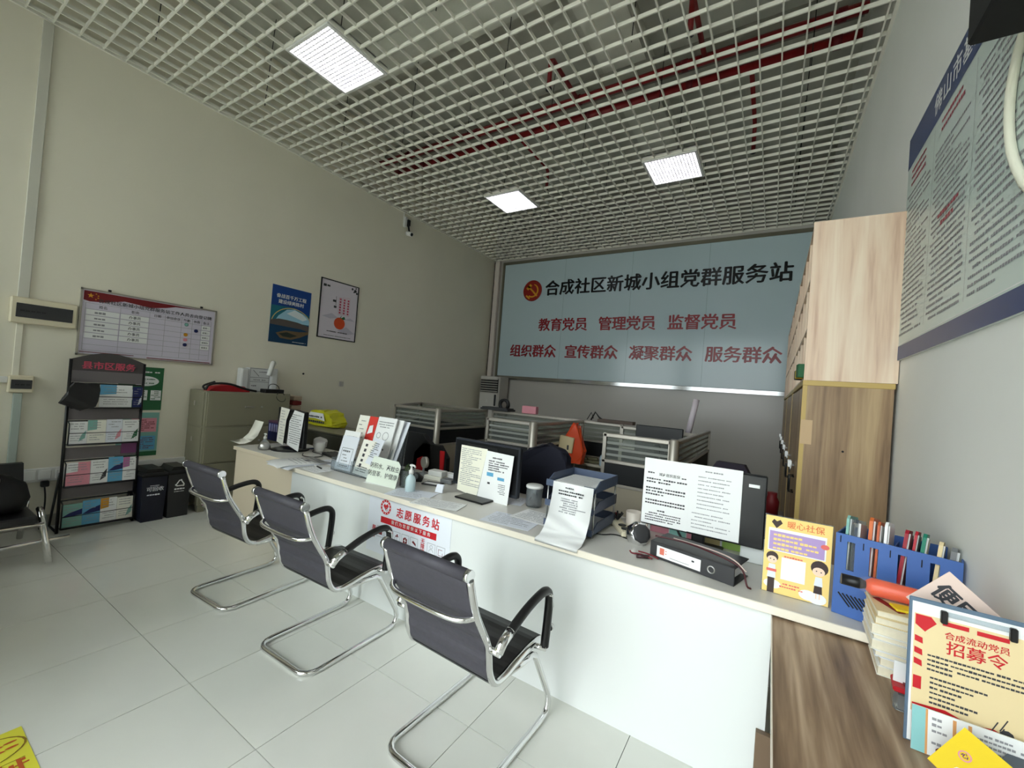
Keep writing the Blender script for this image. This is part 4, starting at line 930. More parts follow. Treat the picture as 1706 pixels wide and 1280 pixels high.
# ------------------------------------------------------------------ things on the counter
def paper(lab, x, y, w, h, rz, m=M_paper, z=ZT + .001, text=10, seed=1, name='paper_sheet', grp=None, ink=M_inkl):
    t = thing(name, lab, 'paper', (x, y, z), (-PI / 2, 0, rz), grp)
    MB().box(-w / 2, -.0012, -h / 2, w / 2, 0, h / 2).done('sheet', m, t)
    if text:
        g = MB(); g.mx = Matrix.Translation((0, -.0018, 0)); para(g, -w * .42, w * .42, h * .44, -h * .42, text, h / text * .35, seed, 0); flat(g, 'lettering', ink, t)
    return t
def upright(lab, x, y, z, w, h, tilt=0, rz=0, m=M_paper, name='paper_sheet', cat='paper', th=.0012, poly=None):
    t = thing(name, lab, cat, (x, y, z), (tilt, 0, rz))
    if poly: MB().prism(poly, -th, 0).done('sheet', m, t)
    else: MB().box(0, -th, 0, w, 0, h).done('sheet', m, t)
    return t
# left monitor with two notices
mL = monitor('left monitor on the side counter, two notices taped on it', (-3.93, 2.36, ZT + .0005), -.14, .6, .345, .17, M_mon, .045, True)
mL.location = (-3.94, 2.34, ZT + .0005)
t = upright('narrow notice on the left half of the left monitor', -4.2, 2.345, .8, .17, .345, 0, -.14, M_paperw, poly=[(0, 0), (.155, -.012), (.19, .235), (.255, .345), (.05, .352), (.025, .2)])
g = MB(); para(g, .05, .17, .33, .03, 11, .009, 3, -.0018); flat(g, 'lettering', M_inkl, t)
t = upright('longer notice on the right half of the left monitor', -3.925, 2.306, .785, .24, .35, 0, -.14, M_paper, poly=[(-.03, .02), (.225, -.012), (.292, .35), (.085, .362), (-.012, .245)])
g = MB(); para(g, .0, .25, .33, .04, 14, .009, 4, -.0018); flat(g, 'lettering', M_ink, t)
st = thing('standing_notice', 'curled paper notice standing at the left end of the side counter', 'paper', (-4.58, 2.28, ZT + .001), -.1)
MB().sheet(0, .235, [(-.15, 0), (-.11, .004), (-.06, .03), (-.02, .085), (0, .15), (.02, .225)], .0012, [(-.10, .15), (-.08, .17), (-.03, .2), (0, .225), (.02, .235), (.035, .24)]).done('sheet', M_paperw, st)
g = MB(); g.mx = Matrix.Translation((0, .005, .1)) @ Matrix.Rotation(-.26, 4, 'X'); para(g, .03, .2, .115, .03, 6, .008, 5, -.004); flat(g, 'lettering', M_inkl, st)
fb = thing('folder_box', 'dark blue and purple folder box behind the left monitor', 'box', (-4.63, 2.48, ZT + .001), 0)
MB().box(0, 0, 0, .3, .12, .2, .004).done('box_body', M_navy, fb); MB().box(.0, -.003, .19, .3, .12, .214, .003).done('lid', mat('lid_plum', (82, 52, 72), .5), fb)
for k in range(5): MB().box(.03 + k * .045, -.006, .1, .055 + k * .045, -.001, .18).done('label', mat('lbl', (160, 160, 206), .6), fb)
sb = pump('clear_bottle', 'clear pump bottle with silver base before the left monitor', (-4.05, 2.15, ZT + .001), .85, M_acryl)
MB().lathe([(.0, .004), (.05, .004), (.055, .02), (.045, .05), (.03, .075)], n=18).done('silver_base', M_steel, sb)
fo = thing('blue_folder', 'blue plastic folder lying under the left monitor', 'folder', (-4.02, 2.34, ZT + .001), -.2)
MB().box(-.1, .06, 0, .12, .26, .012, .003).done('folder_body', mat('folder_blue', (40, 76, 150), .4), fo); MB().box(-.09, .07, .012, .13, .25, .016).done('sheets', M_paper, fo)
mg = thing('mug', 'white mug with handle behind the left monitor', 'mug', (-3.72, 2.5, ZT + .001))
def mugmesh(t, r, h, m, hside=-1):
    MB().lathe([(r * .8, 0), (r * .95, .01), (r, h), (r * .92, h), (r * .86, .012), (0, .01)], n=22, cap=False).done('mug_body', m, t)
    MB().tube(smooth([(hside * r * .95, 0, h * .8), (hside * r * 1.7, 0, h * .75), (hside * r * 1.7, 0, h * .3), (hside * r * .95, 0, h * .2)]), r * .15, 7).done('handle', m, t)
mugmesh(mg, .05, .09, M_plastic)
one(MB().obox((0, 0, .05), (.12, .1, .1), (.1, .2, .3), .02), 'tissue_pack', M_plastic, 'crumpled white tissue pack behind the left monitor, beside the mug', 'tissues', (-3.83, 2.58, ZT + .012))
kb = thing('keyboard', 'black keyboard on the counter right of the white mug', 'keyboard', (-3.35, 2.45, ZT + .001), -.2)
MB().box(-.2, -.07, 0, .2, .07, .02, .004).done('keyboard_body', M_black, kb)
for r_ in range(4): MB().box(-.19, -.06 + r_ * .031, .02, .19, -.035 + r_ * .031, .025, .002).done('key_row', M_dgrey, kb)
one(MB().tube(smooth([(-3.66, 2.3, ZT + .006), (-3.55, 2.22, ZT + .006), (-3.42, 2.28, ZT + .006), (-3.5, 2.42, ZT + .006), (-3.7, 2.4, ZT + .006), (-3.8, 2.52, ZT + .006)]), .004, 6), 'cable', M_wire, 'black looping cable on the counter beside the left monitor', 'cable')
# drooping leaflet stack at the gap between the two counters
for k, (dx, rz, m, lab) in enumerate(((0, -.12, M_paper, 'white newsletter drooping over the counter edge, topmost one'), (.05, .1, M_paperb, 'pale newsletter under the topmost one at the counter edge'))):
    t = thing('newsletter', lab, 'newsletter', (-3.36 + dx, 1.99, ZT + .009 - k * .005), rz - .1)
    MB().sheet(-.14, .17, [(.25, 0), (.12, .0), (.02, .001), (-.05, .001), (-.09, -.004), (-.13, -.014)], .002).done('sheet', m, t)
    if k == 0:
        g = MB()
        for i in range(7): g.poly([(-.1, .24 - i * .035, .0045), (.13, .24 - i * .035, .0045), (.13, .235 - i * .035, .0045), (-.1, .235 - i * .035, .0045)])
        g.poly([(-.02, .16, .0048), (.06, .16, .0048), (.06, .12, .0048), (-.02, .12, .0048)]); flat(g, 'lettering', M_grey, t)
# brochure holder with stacks
bh = thing('brochure_holder', 'clear acrylic brochure stand full of leaflets on the counter', 'brochure stand', (-2.95, 2.1, ZT + .001))
b = MB(); b.box(0, 0, 0, .48, .3, .006); b.prism([(.0, 0), (.3, 0), (.34, .34), (.3, .34), (.1, .1), (0, .1)], 0, .004, 'x'); b.prism([(.0, 0), (.3, 0), (.34, .34), (.3, .34), (.1, .1), (0, .1)], .476, .48, 'x'); b.prism([(.0, 0), (.3, 0), (.34, .34), (.3, .34), (.1, .1), (0, .1)], .238, .242, 'x')
b.box(0, -.004, 0, .48, 0, .07); b.obox((.24, .3, .17), (.48, .004, .34), (-.1, 0, 0)); b.done('stand', M_acryl, bh)
BS = [(-2.935, 2.125, .765, .19, .27, -.25, 0.03, M_paperb, 'white booklet with a blue panel, front left of the brochure stand', 'panel'),
      (-2.955, 2.14, .765, .18, .31, -.27, 0.05, M_paper, 'taller white booklet behind the blue panel booklet', 'lines'),
      (-2.71, 2.125, .765, .2, .27, -.3, -.1, M_paperw, 'pale green white booklet, front right of the brochure stand', 'title'),
      (-2.60, 2.14, .86, .16, .2, -.35, -.25, M_paperb, 'white pamphlet fanned out at the front right of the stand', 'lines'),
      (-2.95, 2.26, .85, .12, .35, -.25, .05, M_paperw, 'cream leaflet at the back left of the brochure stand', 'lines'),
      (-2.83, 2.265, .85, .1, .35, -.25, 0, mat('leaf_red', (214, 52, 40), .5), 'red and white leaflet at the back of the brochure stand', 'red'),
      (-2.73, 2.27, .85, .07, .32, -.25, 0, M_teal, 'narrow teal leaflet at the back of the brochure stand', None),
      (-2.70, 2.25, .86, .21, .35, -.25, 0, M_paper, 'white leaflet with round pictures at the back right of the stand', 'round'),
      (-2.66, 2.28, .86, .21, .345, -.3, -.08, M_paper, 'white leaflet second behind at the back right of the stand', None),
      (-2.63, 2.31, .86, .21, .34, -.34, -.14, M_paperb, 'white leaflet third behind at the back right of the stand', None)]
for k, (x, y, z, w, h, tl, rz, m, lab, kind) in enumerate(BS):
    t = upright(lab, x, y, z, w, h, tl, rz, m, 'leaflet', 'leaflet', .008 if k in (0, 1, 2, 7) else .004); t['group'] = 'leaflets in the counter brochure stand'
    g = MB(); g.mx = Matrix.Translation((0, -.009, 0))
    if kind == 'panel':
        for q in ((.03, .02, .16, .024), (.03, .17, .16, .174), (.03, .02, .034, .174), (.156, .02, .16, .174)): g.rect(*q)
        dashes(g, .045, .14, .15, .022, 0); dashes(g, .045, .15, .035, .02, 0); para(g, .05, .14, .13, .06, 3, .012, k, 0)
    elif kind == 'title':
        for i in range(5): dashes(g, .05, .1, .23 - i * .04, .035, 0, word=1)
        para(g, .03, .17, .07, .02, 3, .01, k, 0)
    elif kind == 'lines': para(g, .02, w - .02, h - .03, .05, 8, .01, k, 0)
    elif kind == 'round': g.ring(.05, .2, .02, .024, n=14); g.ring(.13, .2, .03, .034, n=14); para(g, .02, .19, .32, .26, 3, .01, k, 0); g.obox((.09, 0, .11), (.12, .001, .012), (0, .3, 0))
    elif kind == 'red': g.poly([(.02, 0, .2), (.08, 0, .22), (.07, 0, .28), (.03, 0, .27)]); g.poly([(0, 0, .1), (.05, 0, .16), (.1, 0, .12), (.04, 0, .05)])
    flat(g, 'print', M_paper if kind == 'red' else (M_ink if kind == 'title' else M_grey), t)
# mosquito notice
ns = upright('folded white card with four lines of advice standing before the brochure stand', -2.462, 2.045, ZT + .001, .3, .19, -.14, .02, mat('card_green', (228, 236, 222), .7), 'advice_card', 'card', .002, [(0, .0), (.3, -.0), (.318, .155), (.29, .185), (.04, .192)])
ns['label'] = 'white card with two printed lines standing before the brochure stand'
T(ns, '防积水，灭蚊虫', .165, .125, .042, M_ink, y=-.004, bold=.004, shear=.05); T(ns, '防登革，护健康', .158, .07, .042, M_ink, y=-.004, bold=.004, shear=.05)
pump('hand_sanitizer', 'pale pump bottle of hand gel on the counter beside the advice card', (-2.06, 2.09, ZT + .001), 1.02, mat('gel', (196, 216, 220), .25))
jr = thing('glass_jar', 'dark glass jar with a plant between the advice card and pump bottle', 'jar', (-2.165, 2.16, ZT + .001))
MB().lathe([(.045, 0), (.05, .01), (.05, .12), (.045, .12), (.044, .012), (0, .012)], n=18, cap=False).done('jar_body', M_acryl, jr); b = MB(); b.lathe([(0, .014), (.038, .014), (.038, .07), (0, .075)], n=14)
for k in range(6): b.tube([(.01 * k - .03, 0, .06), (.014 * k - .035, .01, .14 + .01 * (k % 3))], .004, 5)
b.done('plant', mat('plant_green', (60, 84, 40), .6), jr)
ds = thing('tape_dispenser', 'black tape dispenser on the counter behind the plant jar', 'tape dispenser', (-2.29, 2.3, ZT + .001), .6)
MB().prism([(0, 0), (.1, 0), (.11, .03), (.06, .065), (.025, .06), (0, .03)], -.02, .02).done('dispenser_body', M_black, ds); MB().tube([(.05, -.022, .04), (.05, .022, .04)], .024, 16).done('roll', M_grey, ds)
fan = thing('desk_fan', 'small grey round desk fan behind the tape dispenser', 'fan', (-2.37, 2.54, ZT + .001), -.3)
MB().lathe([(.05, 0), (.05, .012), (.01, .02), (.008, .06)], n=16).done('base', M_grey, fan); b = MB(); b.ring(0, .1, .038, .045, 0, 20); b.disc(0, .1, .038, .004, 20); flat(b, 'fan_guard', M_alu, fan); MB().tube([(0, -.006, .1), (0, .02, .1)], .046, 18).done('fan_head', M_alu, fan)
t = thing('small_boxes', 'low heap of small white boxes on the counter beside the desk fan', 'boxes', (-2.27, 2.44, ZT + .001), .1)
for k, (x, y, z, w, d, h) in enumerate(((0, 0, 0, .16, .1, .03), (.03, .01, .031, .13, .08, .04), (.17, -.02, 0, .1, .08, .03), (.1, .1, 0, .14, .08, .045))): MB().box(x, y, z, x + w, y + d, z + h, .004).done('box', (M_paperw, M_plastic, M_grey, M_paper)[k], t)
cdh = thing('card_tray', 'flat dark card tray with a white card, on the counter before the white boxes', 'tray', (-2.1, 2.36, ZT + .001), .25)
MB().box(-.07, -.05, 0, .07, .05, .008, .003).done('tray_body', M_dgrey, cdh); MB().box(-.055, -.035, .008, .055, .01, .0095).done('card', M_paper, cdh)
nt = thing('folded_note', 'small folded bluish white note standing on the counter, middle', 'note', (-1.9, 2.2, ZT + .004), .1)
MB().prism([(-.03, 0), (.03, 0), (.035, .06), (-.02, .055)], -.001, 0).done('front_leaf', M_paperb, nt); MB().prism([(-.03, .0), (.03, 0), (.035, .058), (-.02, .054)], .01, .011).done('back_leaf', M_paperb, nt)
nt.rotation_euler.x = -.15
# flat papers on the worktop
FP = [(-2.32, 2.14, .3, .21, .15, 'white sheet under the brochure stand, left of the advice card'), (-2.0, 2.05, .3, .2, .3, 'sheet on the counter in front of the pump bottle'),
      (-1.72, 2.0, .32, .16, .25, 'lined sheet on the counter, left of the middle monitor'), (-1.22, 2.06, .3, .21, .1, 'printed form on the counter before the middle monitor'),
      (-1.12, 2.22, .3, .21, -.05, 'printed form on the counter beside the glass cup'), (-1.5, 2.42, .3, .2, .2, 'sheet on the counter behind the middle monitor stand'),
      (-3.05, 2.05, .3, .16, .2, 'sheet on the counter under the black pen'), (-3.15, 2.3, .3, .21, -.2, 'sheet on the counter left of the brochure stand'), (-2.98, 1.995, .2, .12, -.05, 'small sheet near the counter edge before the brochure stand')]
for k, (x, y, w, h, rz, lab) in enumerate(FP): paper(lab, x, y, w, h, rz, (M_paper, M_paperb)[k % 2], ZT + .0012 + .0008 * (k % 3), 7, 20 + k)
pn = thing('pen', 'black pen lying on a sheet before the brochure stand', 'pen', (-3.06, 2.06, ZT + .008), -.25)
MB().tube([(-.02, 0, 0), (.07, 0, 0), (.085, 0, 0)], [.0055, .0055, .002], 8).done('barrel', M_black, pn); MB().tube([(-.08, 0, 0), (-.02, 0, 0)], .005, 8).done('cap', M_plastic, pn)
# middle monitor
mM = monitor('middle monitor on the counter with two large notices', (-1.63, 2.36, ZT + .0005), -.05, .56, .33, .12, mat('mon_slate', (36, 40, 48), .4), .045, False, True)
b = MB(); b.box(-.16, -.024, .045 + .28, .1, -.0205, .045 + .3); b.done('slot', M_black, mM)
t = upright('creamy printed notice on the left half of the middle monitor', -1.84, 2.325, .765, .21, .32, .0, -.05, mat('paper_cream', (240, 238, 220), .7), poly=[(0, .01), (.178, -.012), (.245, .325), (.013, .325)])
g = MB(); para(g, .02, .2, .31, .05, 20, .008, 9, -.0018); flat(g, 'lettering', M_inkl, t)
t = upright('white notice with two blue tabs on the right half of the middle monitor', -1.655, 2.313, .752, .26, .33, .0, -.05, M_paper, poly=[(0, .008), (.252, -.008), (.278, .325), (.06, .33)])
g = MB(); dashes(g, .11, .2, .29, .013, -.0018); para(g, .08, .25, .275, .2, 5, .012, 12, -.0018); para(g, .17, .23, .13, .06, 6, .007, 13, -.0018); dashes(g, .08, .13, .12, .025, -.0018, word=1); flat(g, 'lettering', M_ink, t)
g = MB(); g.rect(.07, .165, .125, .19, -.0018); g.rect(.16, .15, .215, .17, -.0018); flat(g, 'tab_print', M_sky, t)
# glass cup with lid
gc = thing('glass_cup', 'glass cup with white lid beside the letter trays', 'cup', (-1.275, 2.42, ZT + .001))
MB().lathe([(.045, 0), (.052, .006), (.054, .12), (.05, .12), (.047, .012), (0, .012)], n=22, cap=False).done('cup_body', M_acryl, gc); MB().lathe([(.0, .122), (.056, .122), (.057, .134), (.05, .14), (0, .141)], n=22).done('lid', M_plastic, gc)
MB().lathe([(0, .013), (.046, .013), (.047, .02), (0, .021)], n=20).done('tea', mat('tea', (70, 58, 48), .3), gc)
# letter trays
lt = thing('letter_tray', 'three tier blue grey letter tray on the counter', 'tray', (-1.04, 2.11, ZT + .001), -.03)
for k, z in enumerate((.015, .125, .235)):
    b = MB(); b.box(0, 0, z, .285, .35, z + .004); b.prism([(0, z), (.35, z), (.35, z + .055), (.08, z + .055), (.0, z + .012)], 0, .005, 'x'); b.prism([(0, z), (.35, z), (.35, z + .055), (.08, z + .055), (.0, z + .012)], .28, .285, 'x'); b.box(0, .346, z, .285, .35, z + .055); b.box(0, -.003, z - .004, .06, .004, z + .03); b.box(.225, -.003, z - .004, .285, .004, z + .03)
    b.done('tier', M_tray, lt)
for x, y in ((.004, .02), (.281, .02), (.004, .33), (.281, .33)): MB().tube([(x, y, 0), (x, y, .25)], .005, 7).done('rod', M_steel, lt)
for k, z in enumerate((.02, .13, .24)):
    t = thing('paper_stack', ['papers in the lowest tier of the letter tray', 'papers in the middle tier of the letter tray', 'papers in the top tier of the letter tray'][k], 'papers', (-1.02, 2.15, ZT + .001 + z), -.03)
    MB().box(0, 0, 0, .24, .29, .012 if k == 2 else .006).done('sheets', M_paperb if k < 2 else M_paper, t)
    if k == 2:
        t2 = MB(); t2.mx = Matrix.Translation((0, 0, .0128))
        for i in range(9): t2.poly([(.02, .27 - i * .028, 0), (.21, .27 - i * .028, 0), (.21, .265 - i * .028, 0), (.02, .265 - i * .028, 0)])
        flat(t2, 'lettering', M_inkl, t)
hp = thing('hanging_notice', 'white notice hanging from the letter tray over the counter edge', 'paper', (-.99, 2.1, ZT), -.03)
MB().sheet(0, .24, [(-.006, .265), (-.012, .2), (-.04, .1), (-.09, .03), (-.14, .006), (-.186, .002), (-.19, -.012)], .0012, [(.0, .235), (.0, .235), (.0, .238), (.003, .242), (.008, .245), (.01, .246), (.01, .246)]).done('sheet', M_paper, hp)
g = MB(); g.mx = Matrix.Translation((0, -.012, .2)) @ Matrix.Rotation(.09, 4, 'X'); dashes(g, .08, .14, .045, .01, -.003); dashes(g, .04, .2, .025, .012, -.003); dashes(g, .04, .2, .008, .012, -.003); flat(g, 'lettering', M_ink, hp)
g = MB(); g.mx = Matrix.Translation((0, -.014, .2)) @ Matrix.Rotation(-.27, 4, 'X'); para(g, .06, .16, -.01, -.09, 7, .009, 15, -.004); g.rect(.15, -.062, .21, -.058, -.004); flat(g, 'lettering', M_inkl, hp)
# power strip, mug, chrome pot, glasses, marker
ps = thing('power_strip', 'white power strip with black plugs beside the letter trays', 'power strip', (-.74, 2.47, ZT + .001), -1.0)
MB().box(-.02, -.035, 0, .24, .035, .03, .008).done('strip_body', M_ivory, ps)
for k in range(2): MB().lathe([(.022, .03), (.022, .034), (.016, .035)], (.12 + k * .06, 0, 0), 14).done('socket', M_black, ps)
b = MB()
for k in range(6): b.tube([(.02, 0, .03), (.02 + .03 * math.cos(k), .03 * math.sin(k), .075)], .005, 5)
b.done('plug', M_black, ps)
one(MB().tube(smooth([(-.8, 2.22, ZT + .004), (-.74, 2.2, ZT + .004), (-.68, 2.28, ZT + .004), (-.6, 2.24, ZT + .004), (-.55, 2.3, ZT + .004)]), .0035, 6), 'cord', M_wire, 'thin black cord on the counter before the power strip', 'cord')
one(MB().obox((0, 0, .025), (.05, .03, .05), (.2, .3, .4), .012), 'red_clip', M_dred, 'small dark red clip between letter tray and power strip', 'clip', (-.76, 2.52, ZT + .004))
m2 = thing('mug', 'white mug beside the right monitor, behind the chrome pot', 'mug', (-.635, 2.45, ZT + .001)); mugmesh(m2, .045, .1, mat('mug_ivory', (222, 212, 200), .3), 1)
cp = thing('chrome_pot', 'faceted chrome pot lying beside the black binder', 'pot', (-.555, 2.24, ZT + .045), (1.2, .3, .5))
MB().lathe([(0, -.055), (.035, -.05), (.06, -.02), (.062, .02), (.045, .05)], n=9).done('pot_body', M_chrome, cp); MB().lathe([(.045, .05), (.048, .056), (.03, .06), (0, .058)], n=9).done('pot_lid', M_dgrey, cp)
gl = thing('red_glasses', 'red framed glasses on the counter left of the black binder', 'glasses', (-.53, 2.05, ZT + .006), -.2)
MB().tube(smooth([(-.01, 0, .012), (.0, 0, .0), (.04, .005, .01), (.1, .01, .004)]), .004, 6).done('temple', M_maroon, gl); MB().tube(smooth([(.02, .03, .01), (.07, .035, .012), (.12, .03, .006)]), .0035, 6).done('temple', M_maroon, gl)
one(MB().tube([(0, 0, 0), (.05, .03, 0)], .009, 8), 'marker_pen', mat('marker', (54, 22, 28), .4), 'dark marker pen lying against the left end of the black binder', 'pen', (-.497, 2.02, ZT + .011))
# binder
bi = thing('lever_binder', 'black lever arch binder lying on the counter before the right monitor', 'binder', (-.455, 2.1, ZT + .001), -.262)
MB().box(0, 0, 0, .378, .17, .004).done('cover', M_black, bi); c = MB(); c.mx = Matrix.Translation((0, 0, .07)) @ Matrix.Rotation(.03, 4, 'X'); c.box(0, .004, 0, .378, .17, .004); c.done('cover', M_black, bi)
MB().box(0, -.003, 0, .378, .003, .075, .002).done('spine', M_dgrey, bi); MB().box(.02, .02, .006, .35, .16, .045).done('paper_block', M_paper, bi)
MB().box(.035, -.0045, .012, .24, -.003, .062).done('label', M_paper, bi); o = MB().lathe([(.017, 0), (.017, .003), (.012, .003), (.012, .001)], n=18, cap=False).done('finger_ring', M_steel, bi); o.location = (.285, -.003, .037); o.rotation_euler = (PI / 2, 0, 0)
g = MB(); g.mx = Matrix.Translation((0, -.0052, 0)); g.rect(.05, .025, .072, .055); dashes(g, .077, .085, .047, .008, 0); dashes(g, .077, .085, .035, .008, 0); flat(g, 'print', mat('logo_salmon', (222, 120, 100), .5), bi)
g = MB(); g.mx = Matrix.Translation((0, -.0052, 0)); dashes(g, .2, .225, .045, .014, 0, word=2); g.rect(.1, .022, .19, .0235); flat(g, 'lettering', M_ink, bi)
one(MB().tube(smooth([(-.44, 2.12, .85), (-.3, 2.12, .855), (-.15, 2.05, .852), (-.06, 2.04, .83), (-.045, 2.0, .77), (-.03, 2.02, .76)]), .004, 6), 'cable', mat('cable_maroon', (70, 20, 26), .4), 'dark maroon cable lying along the top of the black binder', 'cable')
one(MB().tube(smooth([(-.36, 2.14, .853), (-.2, 2.1, .856), (-.1, 2.06, .852), (-.05, 2.03, .82)]), .003, 6), 'cable', mat('cable_pale', (210, 190, 180), .4), 'thin pale cable beside the maroon cable on the black binder', 'cable')
# right monitor
mR = monitor('right monitor on the counter with two printed notices', (-.28, 2.335, ZT + .0005), 0, .57, .345, .11, M_mon, .085)
MB().box(.21, -.023, .085 + .285, .255, -.0214, .085 + .3).done('sticker', M_paper, mR)
tl = upright('notice with bold heading on the left half of the right monitor', -.56, 2.308, .85, .23, .345, 0, 0, M_paper)
T(tl, '城乡居民医保', .13, .265, .0175, M_ink, y=-.0018, bold=.012)
g = MB(); dashes(g, .02, .07, .27, .012, -.0018); dashes(g, .19, .225, .262, .012, -.0018)
for k, z in enumerate((.238, .222, .19, .174, .158, .126, .110)): dashes(g, .015, .22, z, .0125, -.0018, (1, .6, 1, 1, .45, 1, 1)[k])
dashes(g, .08, .13, .075, .013, -.0018); para(g, .02, .2, .065, .015, 4, .009, 31, -.0018); flat(g, 'lettering', M_ink, tl)
tr = upright('finely printed notice on the right half of the right monitor', -.332, 2.309, .852, .235, .345, 0, 0, M_paper)
g = MB(); dashes(g, .07, .175, .315, .011, -.0018); para(g, .03, .19, .295, .12, 9, .0075, 33, -.0018, .01); para(g, .02, .2, .11, .02, 5, .0075, 34, -.0018); flat(g, 'lettering', M_inkl, tr)
nb = thing('note_board', 'low white board behind the right monitor with coloured notes', 'board', (-.6, 2.5, ZT + .001))
MB().box(0, 0, 0, .64, .012, .09, .002).done('board', M_white, nb)
for k, (x, w, m) in enumerate(((.05, .1, M_pink), (.155, .085, mat('note_aqua', (150, 206, 196), .6)), (.245, .04, M_pink), (.31, .1, mat('note_tan', (196, 180, 128), .6)), (.42, .11, mat('note_lime', (160, 196, 96), .6)))): MB().box(x, -.003, .0, x + w, -.0012, .085).done('sticky_note', m, nb)
one(MB().box(0, 0, 0, .12, .1, .075, .005), 'white_box', M_white, 'small white box under the right corner of the right monitor', 'box', (-.09, 2.36, ZT + .001))
one(MB().tube(smooth([(-.4, 2.36, .9), (-.38, 2.36, .82), (-.33, 2.35, .77), (-.28, 2.34, .765)]), .006, 6), 'cable', M_wire, 'black cable curling down behind the right monitor', 'cable')
# yellow social security sign
ys = thing('yellow_sign', 'yellow illustrated sign in clear stand at the right of the counter', 'sign', (.008, 2.058, ZT + .002), 0)
MB().box(0, -.001, 0, .221, .001, .31).done('insert', M_yprint, ys); MB().box(-.003, .0016, -.001, .224, .0046, .313).done('acrylic_back', M_acryl, ys); MB().box(-.003, .0046, -.001, .224, .09, .002).done('foot', M_acryl, ys)
g = MB(); g.mx = Matrix.Translation((0, -.0016, 0)); g.rect(.012, .17, .205, .262); g.rect(.062, .062, .143, .15); g.disc(.035, .035, .03, 0, 16, .018); g.disc(.155, .025, .03, 0, 16, .02); g.disc(.185, .02, .03, 0, 16, .022); flat(g, 'print', M_paper, ys)
g = MB(); g.mx = Matrix.Translation((0, -.0018, 0)); g.rect(.016, .174, .2, .25); flat(g, 'print', M_purple, ys)
T(ys, '暖心社保', .135, .283, .031, mat('title_peach', (226, 120, 74), .5), y=-.0022, bold=.008)
g = MB(); g.mx = Matrix.Translation((0, -.0022, 0))
for i in range(4): dashes(g, .03, .18, .236 - i * .018, .014, 0, (.7, 1, 1, .85)[i])
flat(g, 'lettering', M_yprint, ys)
g = MB(); g.mx = Matrix.Translation((0, -.0019, 0)); g.poly([(.02, 0, .285), (.028, 0, .298), (.038, 0, .29), (.05, 0, .298), (.058, 0, .285), (.038, 0, .262)]); g.disc(.03, .145, .021, 0, 16); g.rect(.018, .0, .042, .06); g.disc(.187, .14, .028, 0, 18); g.poly([(.172, 0, .04), (.2, 0, .04), (.198, 0, .07), (.174, 0, .07)]); flat(g, 'print', M_hair, ys)
g = MB(); g.mx = Matrix.Translation((0, -.0021, 0)); g.disc(.03, .133, .017, 0, 14, .015); g.disc(.185, .125, .02, 0, 16, .017); g.rect(.179, .02, .183, .04); g.rect(.19, .02, .194, .04); flat(g, 'print', M_skin, ys)
g = MB(); g.mx = Matrix.Translation((0, -.0022, 0)); g.poly([(.015, 0, .06), (.045, 0, .06), (.042, 0, .115), (.02, 0, .115)]); g.poly([(.172, 0, .07), (.2, 0, .07), (.197, 0, .105), (.176, 0, .105)]); flat(g, 'print', M_paperb, ys)
g = MB(); g.mx = Matrix.Translation((0, -.0024, 0)); g.rect(.012, .085, .047, .096); g.disc(.2, .225, .014, 0, 10, .01); dashes(g, .07, .14, .155, .009, 0); dashes(g, .07, .14, .045, .009, 0); dashes(g, .06, .15, .033, .008, 0); flat(g, 'print', mat('print_rose', (226, 110, 100), .5), ys)
g = MB(); g.mx = Matrix.Translation((0, -.0024, 0))
for x, z in ((.024, .135), (.036, .133), (.178, .127), (.193, .125)): g.disc(x, z, .0025, 0, 8)
flat(g, 'print', M_ink, ys)
# blue file box with folders
fx = thing('file_box', 'blue perforated file box on the counter by the right wall', 'file box', (.236, 2.03, ZT + .001), -.29)
BWD, BHT, BD = .33, .30, .2
fr = MB(); w = .006
HOLES = [(.035, .17, .058, .275), (.10, .17, .123, .275), (.175, .17, .198, .275), (.255, .17, .278, .275), (.02, .115, .075, .14)]
xs = sorted({0, BWD, *[h[0] for h in HOLES], *[h[2] for h in HOLES]}); zs = sorted({0, BHT, *[h[1] for h in HOLES], *[h[3] for h in HOLES]})
for a, b in zip(xs, xs[1:]):
    for c, d in zip(zs, zs[1:]):
        mx_, mz_ = (a + b) / 2, (c + d) / 2
        if not any(h[0] < mx_ < h[2] and h[1] < mz_ < h[3] for h in HOLES): fr.box(a, 0, c, b, w, d)
fr.done('front_panel', M_blue, fx)
MB().box(0, w, 0, w, BD, BHT - .0, .002).done('side_panel', M_blue, fx); MB().box(BWD - w, w, 0, BWD, BD, BHT, .002).done('side_panel', M_blue, fx); MB().box(w, BD - w, 0, BWD - w, BD, BHT).done('back_panel', M_blue, fx); MB().box(w, w, 0, BWD - w, BD - w, .006).done('bottom', M_blue, fx)
for x in (.082, .155, .235): MB().box(x, w, .006, x + .004, BD - w, BHT - .02).done('divider', M_blue, fx)
g = MB()
for k in range(7): g.obox((.035 + k * .012, -.0008, .06), (.005, .0016, .055), (0, -.7, 0))
for (x, z) in ((.015, .28), (.082, .27), (.155, .27), (.235, .265), (.11, .03)): g.obox((x, -.0008, z), (.003, .0016, .025))
flat(g, 'vent_slot', M_blackm, fx)
